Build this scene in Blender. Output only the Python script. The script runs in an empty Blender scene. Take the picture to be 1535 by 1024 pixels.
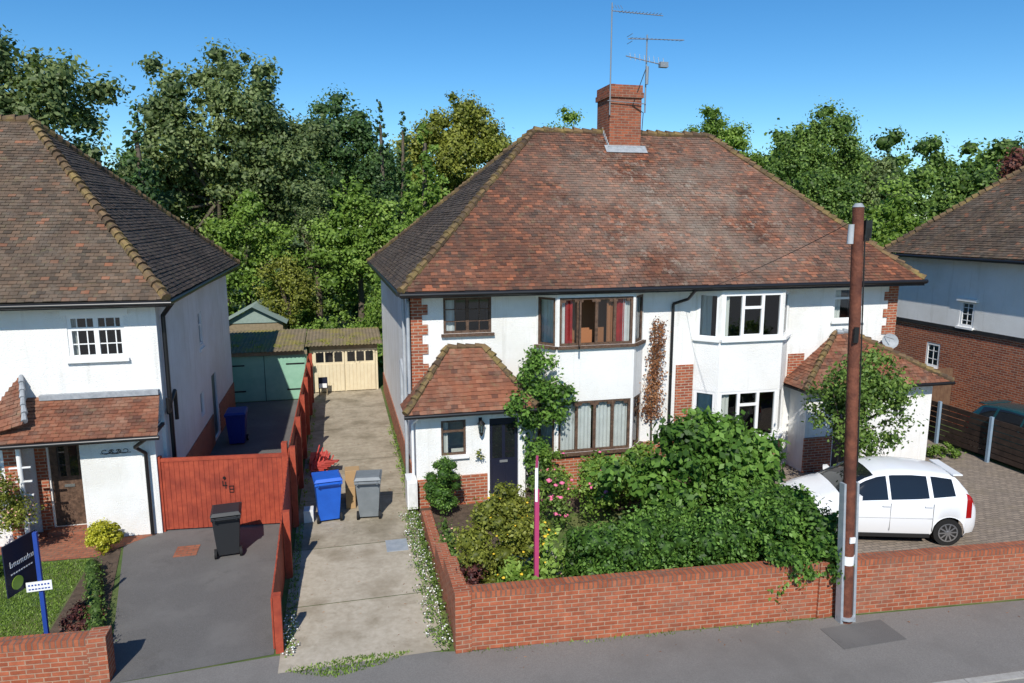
import bpy, math, random
import numpy as np
from mathutils import Vector, Matrix
random.seed(5); rng=np.random.default_rng(5)
sc=bpy.context.scene
# ------------------------------------------------------------ materials
def newmat(name):
    m=bpy.data.materials.new(name);m.use_nodes=True;nt=m.node_tree;nt.nodes.clear()
    out=nt.nodes.new("ShaderNodeOutputMaterial");b=nt.nodes.new("ShaderNodeBsdfPrincipled")
    nt.links.new(b.outputs[0],out.inputs[0]);return m,nt,b,out
def rgb(c):return (c[0],c[1],c[2],1)
def noise(nt,vec,scale,detail=4,rough=.55):
    n=nt.nodes.new("ShaderNodeTexNoise");n.inputs["Scale"].default_value=scale;n.inputs["Detail"].default_value=detail;n.inputs["Roughness"].default_value=rough
    nt.links.new(vec,n.inputs["Vector"]);return n.outputs["Fac"]
def ramp(nt,fac,stops):
    r=nt.nodes.new("ShaderNodeValToRGB");e=r.color_ramp.elements
    while len(e)<len(stops):e.new(.5)
    for i,(p,c) in enumerate(stops):
        e[i].position=p;e[i].color=rgb(c) if not isinstance(c,(int,float)) else (c,c,c,1)
    nt.links.new(fac,r.inputs[0]);return r.outputs[0]
def mix(nt,a,b,fac,mode='MIX'):
    m=nt.nodes.new("ShaderNodeMixRGB");m.blend_type=mode
    for i,v in ((0,fac),(1,a),(2,b)):
        if hasattr(v,'is_output'):nt.links.new(v,m.inputs[i])
        else:m.inputs[i].default_value=v if i==0 else rgb(v)
    return m.outputs[0]
def bump(nt,b,h,strength,dist=.02):
    n=nt.nodes.new("ShaderNodeBump");n.inputs["Strength"].default_value=strength;n.inputs["Distance"].default_value=dist
    nt.links.new(h,n.inputs["Height"]);nt.links.new(n.outputs[0],b.inputs["Normal"])
def mixv(nt,s,k):
    mm=nt.nodes.new("ShaderNodeMath");mm.operation='MULTIPLY';nt.links.new(s,mm.inputs[0]);mm.inputs[1].default_value=k;return mm.outputs[0]
def M(name,c1,c2=None,scale=3,rough=.8,bs=0,bscale=40,metal=0,c3=None,scale3=.7,lo=.35,hi=.65,spec=.3,bd=.02,amt3=.85,streak=0,c4=None,scale4=2.5,amt4=.7):
    m,nt,b,o=newmat(name)
    tc=nt.nodes.new("ShaderNodeTexCoord").outputs["Object"]
    if c2 is None:b.inputs["Base Color"].default_value=rgb(c1)
    else:
        c=ramp(nt,noise(nt,tc,scale,6,.65),[(lo,c1),(hi,c2)])
        if c3 is not None:c=mix(nt,c,c3,ramp(nt,noise(nt,tc,scale3,5,.6),[(.48,0.),(.66,amt3)]))
        if c4 is not None:c=mix(nt,c,c4,ramp(nt,noise(nt,tc,scale4,8,.8),[(.56,0.),(.68,amt4)]))
        if streak:
            mp=nt.nodes.new("ShaderNodeMapping");mp.inputs["Scale"].default_value=(3,3,.25);nt.links.new(tc,mp.inputs[0])
            c=mix(nt,c,(.40,.375,.31),ramp(nt,noise(nt,mp.outputs[0],1.6,5,.65),[(.55,0.),(.78,streak)]))
        nt.links.new(c,b.inputs["Base Color"])
    b.inputs["Roughness"].default_value=rough;b.inputs["Metallic"].default_value=metal;b.inputs["Specular IOR Level"].default_value=spec
    if bs:bump(nt,b,noise(nt,tc,bscale,4,.6),bs,bd)
    return m
def brickmat(name,c1,c2,mortar,bw=.225,bh=.075,ms=.009,moss=None,bs=.5,mamt=.3):
    m,nt,b,o=newmat(name);uv=nt.nodes.new("ShaderNodeTexCoord")
    t=nt.nodes.new("ShaderNodeTexBrick");nt.links.new(uv.outputs["UV"],t.inputs["Vector"])
    t.inputs["Scale"].default_value=1;t.inputs["Brick Width"].default_value=bw;t.inputs["Row Height"].default_value=bh;t.inputs["Mortar Size"].default_value=ms
    t.inputs["Color1"].default_value=rgb(c1);t.inputs["Color2"].default_value=rgb(c2);t.inputs["Mortar"].default_value=rgb(mortar);t.inputs["Mortar Smooth"].default_value=.2
    n=noise(nt,uv.outputs["Object"],9,6,.7)
    c=mix(nt,t.outputs["Color"],ramp(nt,n,[(.3,(.62,.57,.57)),(.7,(1.2,1.16,1.12))]),.7,'MULTIPLY')
    n2=noise(nt,uv.outputs["Object"],1.1,6,.75)
    c=mix(nt,c,(.22,.17,.13) if moss is None else moss,ramp(nt,n2,[(.5,0.),(.72,mamt)]))
    nt.links.new(c,b.inputs["Base Color"]);b.inputs["Roughness"].default_value=.9;b.inputs["Specular IOR Level"].default_value=.2
    inv=nt.nodes.new("ShaderNodeMath");inv.operation='SUBTRACT';inv.inputs[0].default_value=1;nt.links.new(t.outputs["Fac"],inv.inputs[1])
    bump(nt,b,inv.outputs[0],bs,.012);return m
def tilemat(name,stops,lich=(.34,.31,.26),center=None,rad=3,lam=.35,dark=(.05,.04,.035),darkamt=.6,moss=.6):
    m,nt,b,o=newmat(name);tc=nt.nodes.new("ShaderNodeTexCoord").outputs["Object"]
    a=nt.nodes.new("ShaderNodeAttribute");a.attribute_name="tone"
    c=ramp(nt,a.outputs["Fac"],stops)
    c=mix(nt,c,dark,ramp(nt,noise(nt,tc,.7,7,.72),[(.40,0.),(.66,darkamt)]))
    c=mix(nt,c,(.17,.15,.08),ramp(nt,noise(nt,tc,5.5,4,.7),[(.56,0.),(.75,moss)]))
    ln=ramp(nt,noise(nt,tc,1.5,9,.8),[(.48,0.),(.64,.72)])
    if center is not None:
        v=nt.nodes.new("ShaderNodeVectorMath");v.operation='DISTANCE';nt.links.new(tc,v.inputs[0]);v.inputs[1].default_value=center
        mr=nt.nodes.new("ShaderNodeMapRange");nt.links.new(v.outputs["Value"],mr.inputs[0]);mr.inputs[1].default_value=rad*.2;mr.inputs[2].default_value=rad;mr.inputs[3].default_value=1;mr.inputs[4].default_value=.10
        # clustered lichen: broad soft bloom + small crisp patches
        broad=ramp(nt,noise(nt,tc,.55,6,.7),[(.38,0.),(.62,.55)]);small=ramp(nt,noise(nt,tc,3.2,8,.8),[(.53,0.),(.60,.8)])
        mx=nt.nodes.new("ShaderNodeMath");mx.operation='MAXIMUM';nt.links.new(broad,mx.inputs[0]);nt.links.new(small,mx.inputs[1])
        mm=nt.nodes.new("ShaderNodeMath");mm.operation='MULTIPLY';nt.links.new(mx.outputs[0],mm.inputs[0]);nt.links.new(mr.outputs[0],mm.inputs[1]);ln=mm.outputs[0]
        c=mix(nt,c,lich,ln)
    else:c=mix(nt,c,lich,mixv(nt,ln,lam))
    nt.links.new(c,b.inputs["Base Color"]);b.inputs["Roughness"].default_value=.85;b.inputs["Specular IOR Level"].default_value=.25
    bump(nt,b,noise(nt,tc,60,3,.6),.3,.01);return m
def leafmat(name,dk,md,lt,trans=.34,k=1.35):
    m,nt,b,o=newmat(name);a=nt.nodes.new("ShaderNodeAttribute");a.attribute_name="tone"
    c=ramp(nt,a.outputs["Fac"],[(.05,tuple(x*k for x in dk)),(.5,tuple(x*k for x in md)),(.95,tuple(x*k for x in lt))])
    nt.links.new(c,b.inputs["Base Color"]);b.inputs["Roughness"].default_value=.5;b.inputs["Specular IOR Level"].default_value=.3
    tr=nt.nodes.new("ShaderNodeBsdfTranslucent");c2=mix(nt,c,(1.3,1.35,.5),1.0,'MULTIPLY');nt.links.new(c2,tr.inputs[0])
    ms=nt.nodes.new("ShaderNodeMixShader");ms.inputs[0].default_value=trans
    nt.links.new(b.outputs[0],ms.inputs[1]);nt.links.new(tr.outputs[0],ms.inputs[2]);nt.links.new(ms.outputs[0],o.inputs[0]);return m
def glassmat(name,tint=(.9,.95,.95),refl=.10):
    m,nt,b,o=newmat(name);t=nt.nodes.new("ShaderNodeBsdfTransparent");t.inputs[0].default_value=rgb(tint)
    g=nt.nodes.new("ShaderNodeBsdfGlossy");g.inputs["Roughness"].default_value=.02
    lw=nt.nodes.new("ShaderNodeLayerWeight");lw.inputs[0].default_value=.25
    ad=nt.nodes.new("ShaderNodeMath");ad.operation='ADD';ad.use_clamp=True;nt.links.new(lw.outputs["Fresnel"],ad.inputs[0]);ad.inputs[1].default_value=refl
    tc=nt.nodes.new("ShaderNodeTexCoord").outputs["Object"];bp=nt.nodes.new("ShaderNodeBump");bp.inputs["Strength"].default_value=.06;nt.links.new(noise(nt,tc,1.5,2),bp.inputs["Height"]);nt.links.new(bp.outputs[0],g.inputs["Normal"])
    ms=nt.nodes.new("ShaderNodeMixShader");nt.links.new(ad.outputs[0],ms.inputs[0]);nt.links.new(t.outputs[0],ms.inputs[1]);nt.links.new(g.outputs[0],ms.inputs[2]);nt.links.new(ms.outputs[0],o.inputs[0]);return m

WHITE=M("white_render",(.78,.77,.74),(.84,.835,.815),1.3,.9,.6,45,c3=(.72,.70,.65),scale3=.6,spec=.15,bd=.03,streak=.4)
WHITEP=M("white_paint",(.8,.8,.79),rough=.45)
OLDWHITE=M("aged_white",(.62,.62,.60),(.75,.75,.73),5,.7)
BRICK=brickmat("red_brick",(.44,.13,.06),(.26,.07,.04),(.42,.32,.24),ms=.011)
BRICKW=brickmat("garden_wall_brick",(.42,.125,.062),(.29,.08,.04),(.40,.25,.17),ms=.010,bs=.8,mamt=.4)
BRICKC=brickmat("chimney_brick",(.36,.11,.055),(.20,.065,.04),(.27,.19,.14))
COPE=brickmat("coping_brick",(.42,.135,.065),(.30,.09,.045),(.20,.12,.09),bw=.08,bh=.3,ms=.012,bs=.8,mamt=.4)
TILE=tilemat("clay_tiles_main",[(0,(.065,.032,.024)),(.4,(.13,.052,.032)),(.8,(.21,.078,.042)),(1,(.32,.11,.055))],lich=(.31,.26,.21),center=(9.6,18.6,7.3),rad=5.4,darkamt=.7,dark=(.062,.045,.036))
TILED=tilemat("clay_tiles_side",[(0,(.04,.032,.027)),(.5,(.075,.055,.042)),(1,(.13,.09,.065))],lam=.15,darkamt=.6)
TILEL=tilemat("clay_tiles_weathered",[(0,(.07,.053,.038)),(.5,(.125,.087,.06)),(.9,(.17,.11,.072)),(1,(.26,.11,.06))],lam=.25,darkamt=.6)
TILEP=tilemat("clay_tiles_porch",[(0,(.12,.05,.033)),(.5,(.23,.083,.045)),(1,(.31,.13,.075))],lich=(.33,.27,.2),lam=.4,darkamt=.5)
HIP=tilemat("hip_tiles",[(0,(.07,.045,.03)),(.5,(.14,.09,.05)),(1,(.22,.14,.07))],lich=(.32,.24,.07),lam=.8,darkamt=.5)
LEAD=M("lead_flashing",(.25,.27,.29),(.36,.38,.40),8,.6)
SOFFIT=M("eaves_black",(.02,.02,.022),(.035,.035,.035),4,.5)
BLACK=M("black_plastic",(.012,.012,.013),rough=.35,spec=.5)
GREYP=M("grey_downpipe",(.34,.36,.38),(.42,.44,.46),5,.5)
DKWOOD=M("dark_window_wood",(.055,.033,.022),(.15,.09,.06),14,.6,.2,30)
GLASS=glassmat("window_glass")
CURT=M("net_curtain",(.58,.58,.57),(.70,.70,.69),3,.9)
CURTR=M("red_curtain",(.42,.03,.03),(.25,.02,.02),5,.9)
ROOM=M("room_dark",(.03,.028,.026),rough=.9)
PEACH=M("room_wall",(.35,.15,.07),rough=.9)
BLIND=M("blind",(.65,.64,.6),rough=.9)
NAVY=M("front_door_paint",(.012,.014,.03),rough=.3,spec=.5)
REDW=M("red_stained_timber",(.30,.05,.026),(.40,.075,.036),7,.65,.25,50,c3=(.22,.038,.022),scale3=2)
ASPH=M("driveway_asphalt",(.105,.10,.095),(.155,.149,.142),70,.9,.35,150,c3=(.175,.168,.158),scale3=.7,amt3=.6,c4=(.085,.08,.075),scale4=1.2,amt4=.5)
PAVE=M("pavement_asphalt",(.165,.155,.143),(.225,.213,.198),50,.9,.35,150,c3=(.14,.131,.121),scale3=.5,amt3=.6,c4=(.25,.235,.21),scale4=3,amt4=.4)
ROAD=M("road_asphalt",(.18,.17,.158),(.24,.23,.215),50,.9,.3,150)
CONC=M("concrete",(.30,.255,.19),(.40,.35,.265),6,.9,.25,60,c3=(.19,.16,.11),scale3=.9,c4=(.12,.11,.065),scale4=1.6,amt4=.65)
CONC2=M("concrete_light",(.38,.33,.255),(.47,.415,.33),8,.9,.25,60,c3=(.28,.235,.17),scale3=1.1,c4=(.22,.19,.13),scale4=2.2,amt4=.5)
KERB=M("kerb_stone",(.30,.285,.26),(.38,.365,.34),12,.85,.2)
GRASS=M("grass",(.055,.095,.022),(.10,.15,.04),3,.95,.5,60,c3=(.15,.155,.055),scale3=.5)
SOIL=M("soil",(.07,.05,.035),(.12,.085,.06),8,.95,.8,20)
BLOCK=brickmat("block_paving",(.31,.26,.21),(.23,.195,.16),(.11,.10,.085),bw=.2,bh=.1,ms=.008,moss=(.22,.18,.12),bs=.3,mamt=.5)
PATHB=brickmat("brick_path",(.36,.14,.08),(.28,.10,.06),(.16,.12,.09),bw=.2,bh=.1,ms=.008)
GREEN=M("green_garage_paint",(.23,.43,.31),(.28,.49,.36),3,.6)
CREAM=M("cream_garage_paint",(.62,.53,.36),(.68,.60,.42),4,.7)
CORR=M("mossy_roof_sheet",(.26,.20,.13),(.18,.145,.085),3,.95,.6,25,c3=(.27,.23,.05),scale3=1.2)
BINB=M("blue_bin_plastic",(.012,.10,.50),(.015,.12,.58),4,.4,spec=.5)
BINB2=M("navy_bin_plastic",(.01,.03,.20),rough=.5)
BING=M("grey_bin_plastic",(.17,.19,.20),(.21,.23,.24),4,.5)
BINK=M("charcoal_bin_plastic",(.025,.027,.03),rough=.5)
RUBBER=M("rubber",(.015,.015,.015),rough=.8)
ALLOY=M("alloy_metal",(.45,.46,.48),rough=.3,metal=.8)
CARW=M("car_white_paint",(.80,.81,.82),rough=.15,spec=.6)
CART=M("car_teal_paint",(.01,.05,.06),rough=.2,spec=.6)
CARG=M("car_glass",(.012,.014,.016),rough=.04,spec=.8)
TRIM=M("dark_trim",(.02,.02,.02),rough=.5)
REDL=M("tail_lamp",(.35,.01,.01),rough=.15,spec=.7)
REDF=M("red_canvas",(.45,.05,.04),(.55,.10,.08),6,.8)
HEADL=M("head_lamp",(.45,.47,.5),rough=.1,spec=.8)
POLEW=M("creosoted_wood",(.10,.034,.022),(.20,.07,.04),6,.75,.6,25,c3=(.07,.026,.018),scale3=2)
STEEL=M("galvanised_steel",(.34,.38,.42),(.44,.47,.50),7,.45,metal=.3)
POSTB=M("blue_grey_post",(.20,.28,.36),(.25,.33,.41),6,.5)
SLAT=M("dark_brown_fence",(.028,.018,.014),(.055,.035,.026),6,.7,.2,30)
FENCEB=M("brown_panel_fence",(.12,.065,.04),(.17,.10,.06),5,.8,.2,30)
PINK=M("magenta_sign",(.42,.05,.14),rough=.5)
SIGNN=M("sign_navy",(.012,.016,.035),rough=.4)
SIGNB=M("sign_post_blue",(.02,.06,.30),rough=.5)
LIME=M("sign_green",(.30,.45,.05),rough=.5)
BARK=M("bark",(.08,.065,.045),(.15,.12,.09),9,.95,.7,20)
CABLE=M("cable",(.02,.02,.02),rough=.6)
GALV=M("aerial_metal",(.30,.31,.32),rough=.4,metal=.5)
CARDB=M("cardboard",(.40,.26,.13),rough=.9)
SHED=M("shed_roof_felt",(.22,.29,.25),(.27,.34,.30),6,.8)
TIMB=M("weathered_timber",(.20,.16,.10),(.28,.22,.14),8,.85,.3,40)
L_MID=leafmat("leaves_mid",(.030,.060,.012),(.085,.145,.028),(.18,.26,.060))
L_DARK=leafmat("leaves_dark",(.018,.040,.013),(.048,.095,.028),(.10,.165,.050))
L_LIGHT=leafmat("leaves_light",(.06,.11,.014),(.145,.235,.035),(.24,.34,.07),k=1.2)
L_GREY=leafmat("leaves_greygreen",(.040,.065,.022),(.105,.142,.050),(.21,.255,.10))
L_OLIVE=leafmat("leaves_olive",(.07,.085,.012),(.17,.19,.028),(.29,.30,.06),k=1.2)
L_HEDGE=leafmat("leaves_hedge",(.025,.06,.010),(.078,.165,.024),(.18,.31,.06),k=1.15)
L_YEL=leafmat("leaves_yellow",(.22,.22,.012),(.50,.48,.03),(.70,.68,.10),k=1)
L_DRY=leafmat("leaves_dry",(.12,.045,.02),(.28,.115,.05),(.42,.21,.10),k=1)
L_RED=leafmat("leaves_red",(.04,.015,.015),(.13,.04,.035),(.22,.09,.06),k=1.1)
F_PINK=M("pink_petals",(.80,.18,.32),rough=.6);F_WHITE=M("white_petals",(.8,.8,.77),rough=.6);F_YEL=M("yellow_petals",(.75,.50,.04),rough=.6);F_SAL=M("salmon_petals",(.78,.42,.33),rough=.6)

# ------------------------------------------------------------ mesh builder
def empty(name):
    e=bpy.data.objects.new(name,None);sc.collection.objects.link(e);return e
class B:
    def __init__(s,name,parent=None):s.name=name;s.parent=parent;s.v=[];s.f=[];s.m=[];s.sm=[];s.mats=[];s.tone=[]
    def mi(s,m):
        if m not in s.mats:s.mats.append(m)
        return s.mats.index(m)
    def add(s,vs,fs,mat,smooth=False,tone=None):
        o=len(s.v);s.v+= [tuple(p) for p in vs];i=s.mi(mat)
        for f in fs:
            s.f.append(tuple(o+k for k in f));s.m.append(i);s.sm.append(smooth);s.tone.append(random.random() if tone is None else tone)
    def box(s,x0,x1,y0,y1,z0,z1,mat):
        s.hexa([(x0,y0,z0),(x1,y0,z0),(x1,y1,z0),(x0,y1,z0),(x0,y0,z1),(x1,y0,z1),(x1,y1,z1),(x0,y1,z1)],mat)
    def hexa(s,p,mat):s.add(p,[(0,3,2,1),(4,5,6,7),(0,1,5,4),(1,2,6,5),(2,3,7,6),(3,0,4,7)],mat)
    def obox(s,F,u0,u1,n0,n1,z0,z1,mat):
        if n0<n1:n0,n1=n1,n0
        q=[F(u0,n0,z0),F(u1,n0,z0),F(u1,n1,z0),F(u0,n1,z0),F(u0,n0,z1),F(u1,n0,z1),F(u1,n1,z1),F(u0,n1,z1)]
        s.hexa(q,mat)
    def quad(s,p,mat):s.add(p,[tuple(range(len(p)))],mat)
    def cyl(s,a,b,r0,r1,mat,seg=10,cap=True,smooth=True):
        a=Vector(a);b=Vector(b);d=(b-a).normalized();x=d.orthogonal().normalized();y=d.cross(x)
        vs=[]
        for c,r in ((a,r0),(b,r1)):
            for i in range(seg):
                t=2*math.pi*i/seg;vs.append(c+x*math.cos(t)*r+y*math.sin(t)*r)
        s.add(vs,[(i,(i+1)%seg,seg+(i+1)%seg,seg+i) for i in range(seg)],mat,smooth)
        if cap:s.add(vs,[tuple(range(seg-1,-1,-1)),tuple(range(seg,2*seg))],mat)
    def path(s,pts,r,mat,seg=8):
        for a,b in zip(pts[:-1],pts[1:]):s.cyl(a,b,r,r,mat,seg)
    def done(s,bevel=0,uv=True,loc=None,rotz=0):
        me=bpy.data.meshes.new(s.name);me.from_pydata(s.v,[],s.f)
        for m in s.mats:me.materials.append(m)
        me.polygons.foreach_set("material_index",s.m);me.polygons.foreach_set("use_smooth",s.sm)
        at=me.attributes.new("tone",'FLOAT','FACE');at.data.foreach_set("value",s.tone)
        if uv:
            co=np.array(s.v);u=me.uv_layers.new(name="UVMap");data=[]
            for p in me.polygons:
                n=p.normal
                if abs(n.z)>.75:
                    for vi in p.vertices:data+= [co[vi][0],co[vi][1]]
                elif abs(n.x)>abs(n.y):
                    for vi in p.vertices:data+= [co[vi][1],co[vi][2]]
                else:
                    for vi in p.vertices:data+= [co[vi][0],co[vi][2]]
            u.data.foreach_set("uv",data)
        ob=bpy.data.objects.new(s.name,me);sc.collection.objects.link(ob)
        if s.parent:ob.parent=s.parent
        if loc:ob.location=loc
        ob.rotation_euler[2]=rotz
        if bevel:
            md=ob.modifiers.new("bevel",'BEVEL');md.width=bevel;md.segments=2;md.limit_method='ANGLE'
        return ob
def frame(p0,p1):
    d=Vector((p1[0]-p0[0],p1[1]-p0[1],0));L=d.length;d/=L;n=Vector((d.y,-d.x,0));o=Vector((p0[0],p0[1],0))
    F=lambda u,nn,z:o+d*u+n*nn+Vector((0,0,z))
    return F,L
def wall(b,p0,p1,z0,z1,mat,ops=(),reveal=.14,ends=True):
    F,L=frame(p0,p1)
    us=sorted({0,L,*[o[0] for o in ops],*[o[1] for o in ops]});zs=sorted({z0,z1,*[o[2] for o in ops],*[o[3] for o in ops]})
    for a,c in zip(us[:-1],us[1:]):
        for d,e in zip(zs[:-1],zs[1:]):
            um=(a+c)/2;zm=(d+e)/2
            if any(o[0]<um<o[1] and o[2]<zm<o[3] for o in ops):continue
            b.quad([F(a,0,d),F(c,0,d),F(c,0,e),F(a,0,e)],mat)
    for o in ops:
        u0,u1,a,c=o;r=-reveal
        b.quad([F(u0,0,a),F(u0,r,a),F(u0,r,c),F(u0,0,c)],mat);b.quad([F(u1,r,a),F(u1,0,a),F(u1,0,c),F(u1,r,c)],mat)
        b.quad([F(u0,0,a),F(u1,0,a),F(u1,r,a),F(u0,r,a)],mat);b.quad([F(u0,r,c),F(u1,r,c),F(u1,0,c),F(u0,0,c)],mat)
    return F
def window(b,F,u0,u1,z0,z1,cols,rows,fm,inset=-.06,w=.055,curt=None,bars=None,sill=None,back=None,skip=None):
    d0,d1=inset,inset-.06
    b.obox(F,u0,u0+w,d0,d1,z0,z1,fm);b.obox(F,u1-w,u1,d0,d1,z0,z1,fm)
    b.obox(F,u0+w,u1-w,d0,d1,z0,z0+w,fm);b.obox(F,u0+w,u1-w,d0,d1,z1-w,z1,fm)
    for i in range(1,cols):
        c=u0+(u1-u0)*i/cols;b.obox(F,c-w*.6,c+w*.6,d0+.003,d1+.003,z0+w,z1-w,fm)
    for r in rows:
        z=z0+(z1-z0)*r;b.obox(F,u0+w,u1-w,d0+.001,d1-.003,z-w*.45,z+w*.45,fm)
    if bars:
        nc,nr=bars
        for i in range(1,nc):
            c=u0+(u1-u0)*i/nc;b.obox(F,c-.011,c+.011,d0-.018,d0-.04,z0+w,z1-w,fm)
        for j in range(1,nr):
            z=z0+(z1-z0)*j/nr;b.obox(F,u0+w,u1-w,d0-.017,d0-.041,z-.011,z+.011,fm)
    for i in range(cols):
        if i==skip:continue
        a=u0+(u1-u0)*i/cols;c=u0+(u1-u0)*(i+1)/cols
        if i==0:a+=w/2
        if i==cols-1:c-=w/2
        b.quad([F(a,d0-.03,z0+w/2),F(c,d0-.03,z0+w/2),F(c,d0-.03,z1-w/2),F(a,d0-.03,z1-w/2)],GLASS)
    if sill:b.obox(F,u0-.06,u1+.06,.09,-.08,z0-.07,z0-.002,sill)
    if curt:
        for (a,c,mt) in curt:
            n=max(4,int((c-a)*(u1-u0)/.05));pts=[]
            for i in range(n+1):
                u=u0+(u1-u0)*(a+(c-a)*i/n);pts.append((u,d1-.05-(.03 if i%2 else 0)+random.uniform(-.008,.008)))
            for (ua,na),(ub,nb) in zip(pts[:-1],pts[1:]):
                b.quad([F(ua,na,z0),F(ub,nb,z0),F(ub,nb,z1),F(ua,na,z1)],mt)
    if back:
        b.quad([F(u0,-.9,z0-.2),F(u1,-.9,z0-.2),F(u1,-.9,z1),F(u0,-.9,z1)],back)
def tiles(b,p0,p1,top,mat,tw=.165,gauge=.10,seed=0,jit=.006):
    p0=Vector(p0);p1=Vector(p1);ux=(p1-p0).normalized();tp=[Vector(t) for t in top]
    t0=tp[0]-p0;vv=(t0-ux*t0.dot(ux)).normalized();nn=ux.cross(vv)
    if nn.z<0:nn=-nn
    P=[(0,0),((p1-p0).length,0)]+[((t-p0).dot(ux),(t-p0).dot(vv)) for t in tp]
    b.quad([p0+ux*a+vv*c for a,c in P],mat)
    vm=max(c for a,c in P);r=random.Random(seed)
    def ext(v):
        xs=[]
        for i in range(len(P)):
            a=P[i];c=P[(i+1)%len(P)]
            if (a[1]-v)*(c[1]-v)<=0 and a[1]!=c[1]:xs.append(a[0]+(c[0]-a[0])*(v-a[1])/(c[1]-a[1]))
        return (min(xs),max(xs)) if xs else None
    k=0;v=0.001
    while v<vm-.03:
        e=ext(min(v+gauge*.5,vm-.01))
        if e:
            i0=int(e[0]/tw)-1;i1=int(e[1]/tw)+2;off=(k%2)*tw/2
            rowj=r.uniform(-.005,.005)
            for i in range(i0,i1):
                a=max(i*tw+off+.003,e[0]);c=min((i+1)*tw+off-.003,e[1])
                if c-a<.02:continue
                wav=.012*math.sin(a*.9+v*1.3+seed)
                h=.03+rowj+r.uniform(-jit,jit)+wav;dv=r.uniform(-.007,.007)
                q=[(a,v-.015+dv,h),(c,v-.015+dv,h+r.uniform(-.004,.004)),(c,v+gauge+.01,.012+wav),(a,v+gauge+.01,.012+wav),(a,v-.015+dv,h-.026),(c,v-.015+dv,h-.026)]
                vs=[p0+ux*x+vv*y+nn*z for x,y,z in q];t=min(.95,max(0,r.gauss(.5,.24)));t=t if r.random()>.03 else 1.0
                b.add(vs,[(0,1,2,3),(4,5,1,0)],mat,tone=t)
        v+=gauge;k+=1
def hip(b,a,c,mat,r=.11,step=.22,lift=.03):
    a=Vector(a);c=Vector(c);L=(c-a).length;n=max(1,int(L/step));d=(c-a)/n
    for i in range(n):
        p=a+d*i+Vector((random.uniform(-.012,.012),0,lift+random.uniform(-.012,.012)));q=a+d*(i+1.12)+Vector((0,0,lift-.03))
        b.cyl(p,q,r*random.uniform(.9,1.1),r*.75,mat,8,True,False)

# ------------------------------------------------------------ foliage
ICO=None
def ico():
    global ICO
    if ICO is None:
        import bmesh
        bm=bmesh.new();bmesh.ops.create_icosphere(bm,subdivisions=2,radius=1);ICO=(np.array([v.co[:] for v in bm.verts]),[[v.index for v in f.verts] for f in bm.faces]);bm.free()
    return ICO
def ell_clumps(c,R,n,rc,seed,shell=.75,zcut=-.9,flat=1.):
    g=np.random.default_rng(seed);out=[]
    while len(out)<n:
        d=g.normal(size=3);d/=np.linalg.norm(d)
        if d[2]<zcut:continue
        k=shell+(1-shell)*g.random() if g.random()<.8 else g.random()*shell
        p=np.array(c)+d*np.array(R)*k*(1+.12*math.sin(5*d[0]+seed)*math.cos(4*d[2]+seed*2))
        r=rc*g.uniform(.5,1.3);out.append((p,(r,r,r*.8*flat),g.uniform(.15,.85)))
    return out
def lobed(c,R,nl,n,rc,seed,top=True):
    g=np.random.default_rng(seed+999);out=[];c=np.array(c,float);R=np.array(R,float)
    out+=ell_clumps(c,R*.76,n//4,rc,seed,.6)
    for k in range(nl):
        d=g.normal(size=3);d/=np.linalg.norm(d);d[2]=abs(d[2])*1.0-.35 if g.random()<.8 else d[2]
        if k==0 and top:d=np.array([g.normal()*.12,0,1.0])
        if k==1 and top:d=np.array([.5,-.3,.75])
        if k==2 and top:d=np.array([-.55,-.3,.65])
        lc=c+d*R*(g.uniform(.52,.72) if k else .68);lr=R*g.uniform(.28,.42);sh=g.uniform(-.2,.2)
        for (p,r,t) in ell_clumps(lc,lr,max(4,(n*3)//(4*nl)),rc,seed+k*7,.6,-.6):out.append((p,r,min(.95,max(.05,t*.6+.2+sh))))
    return out
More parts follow.
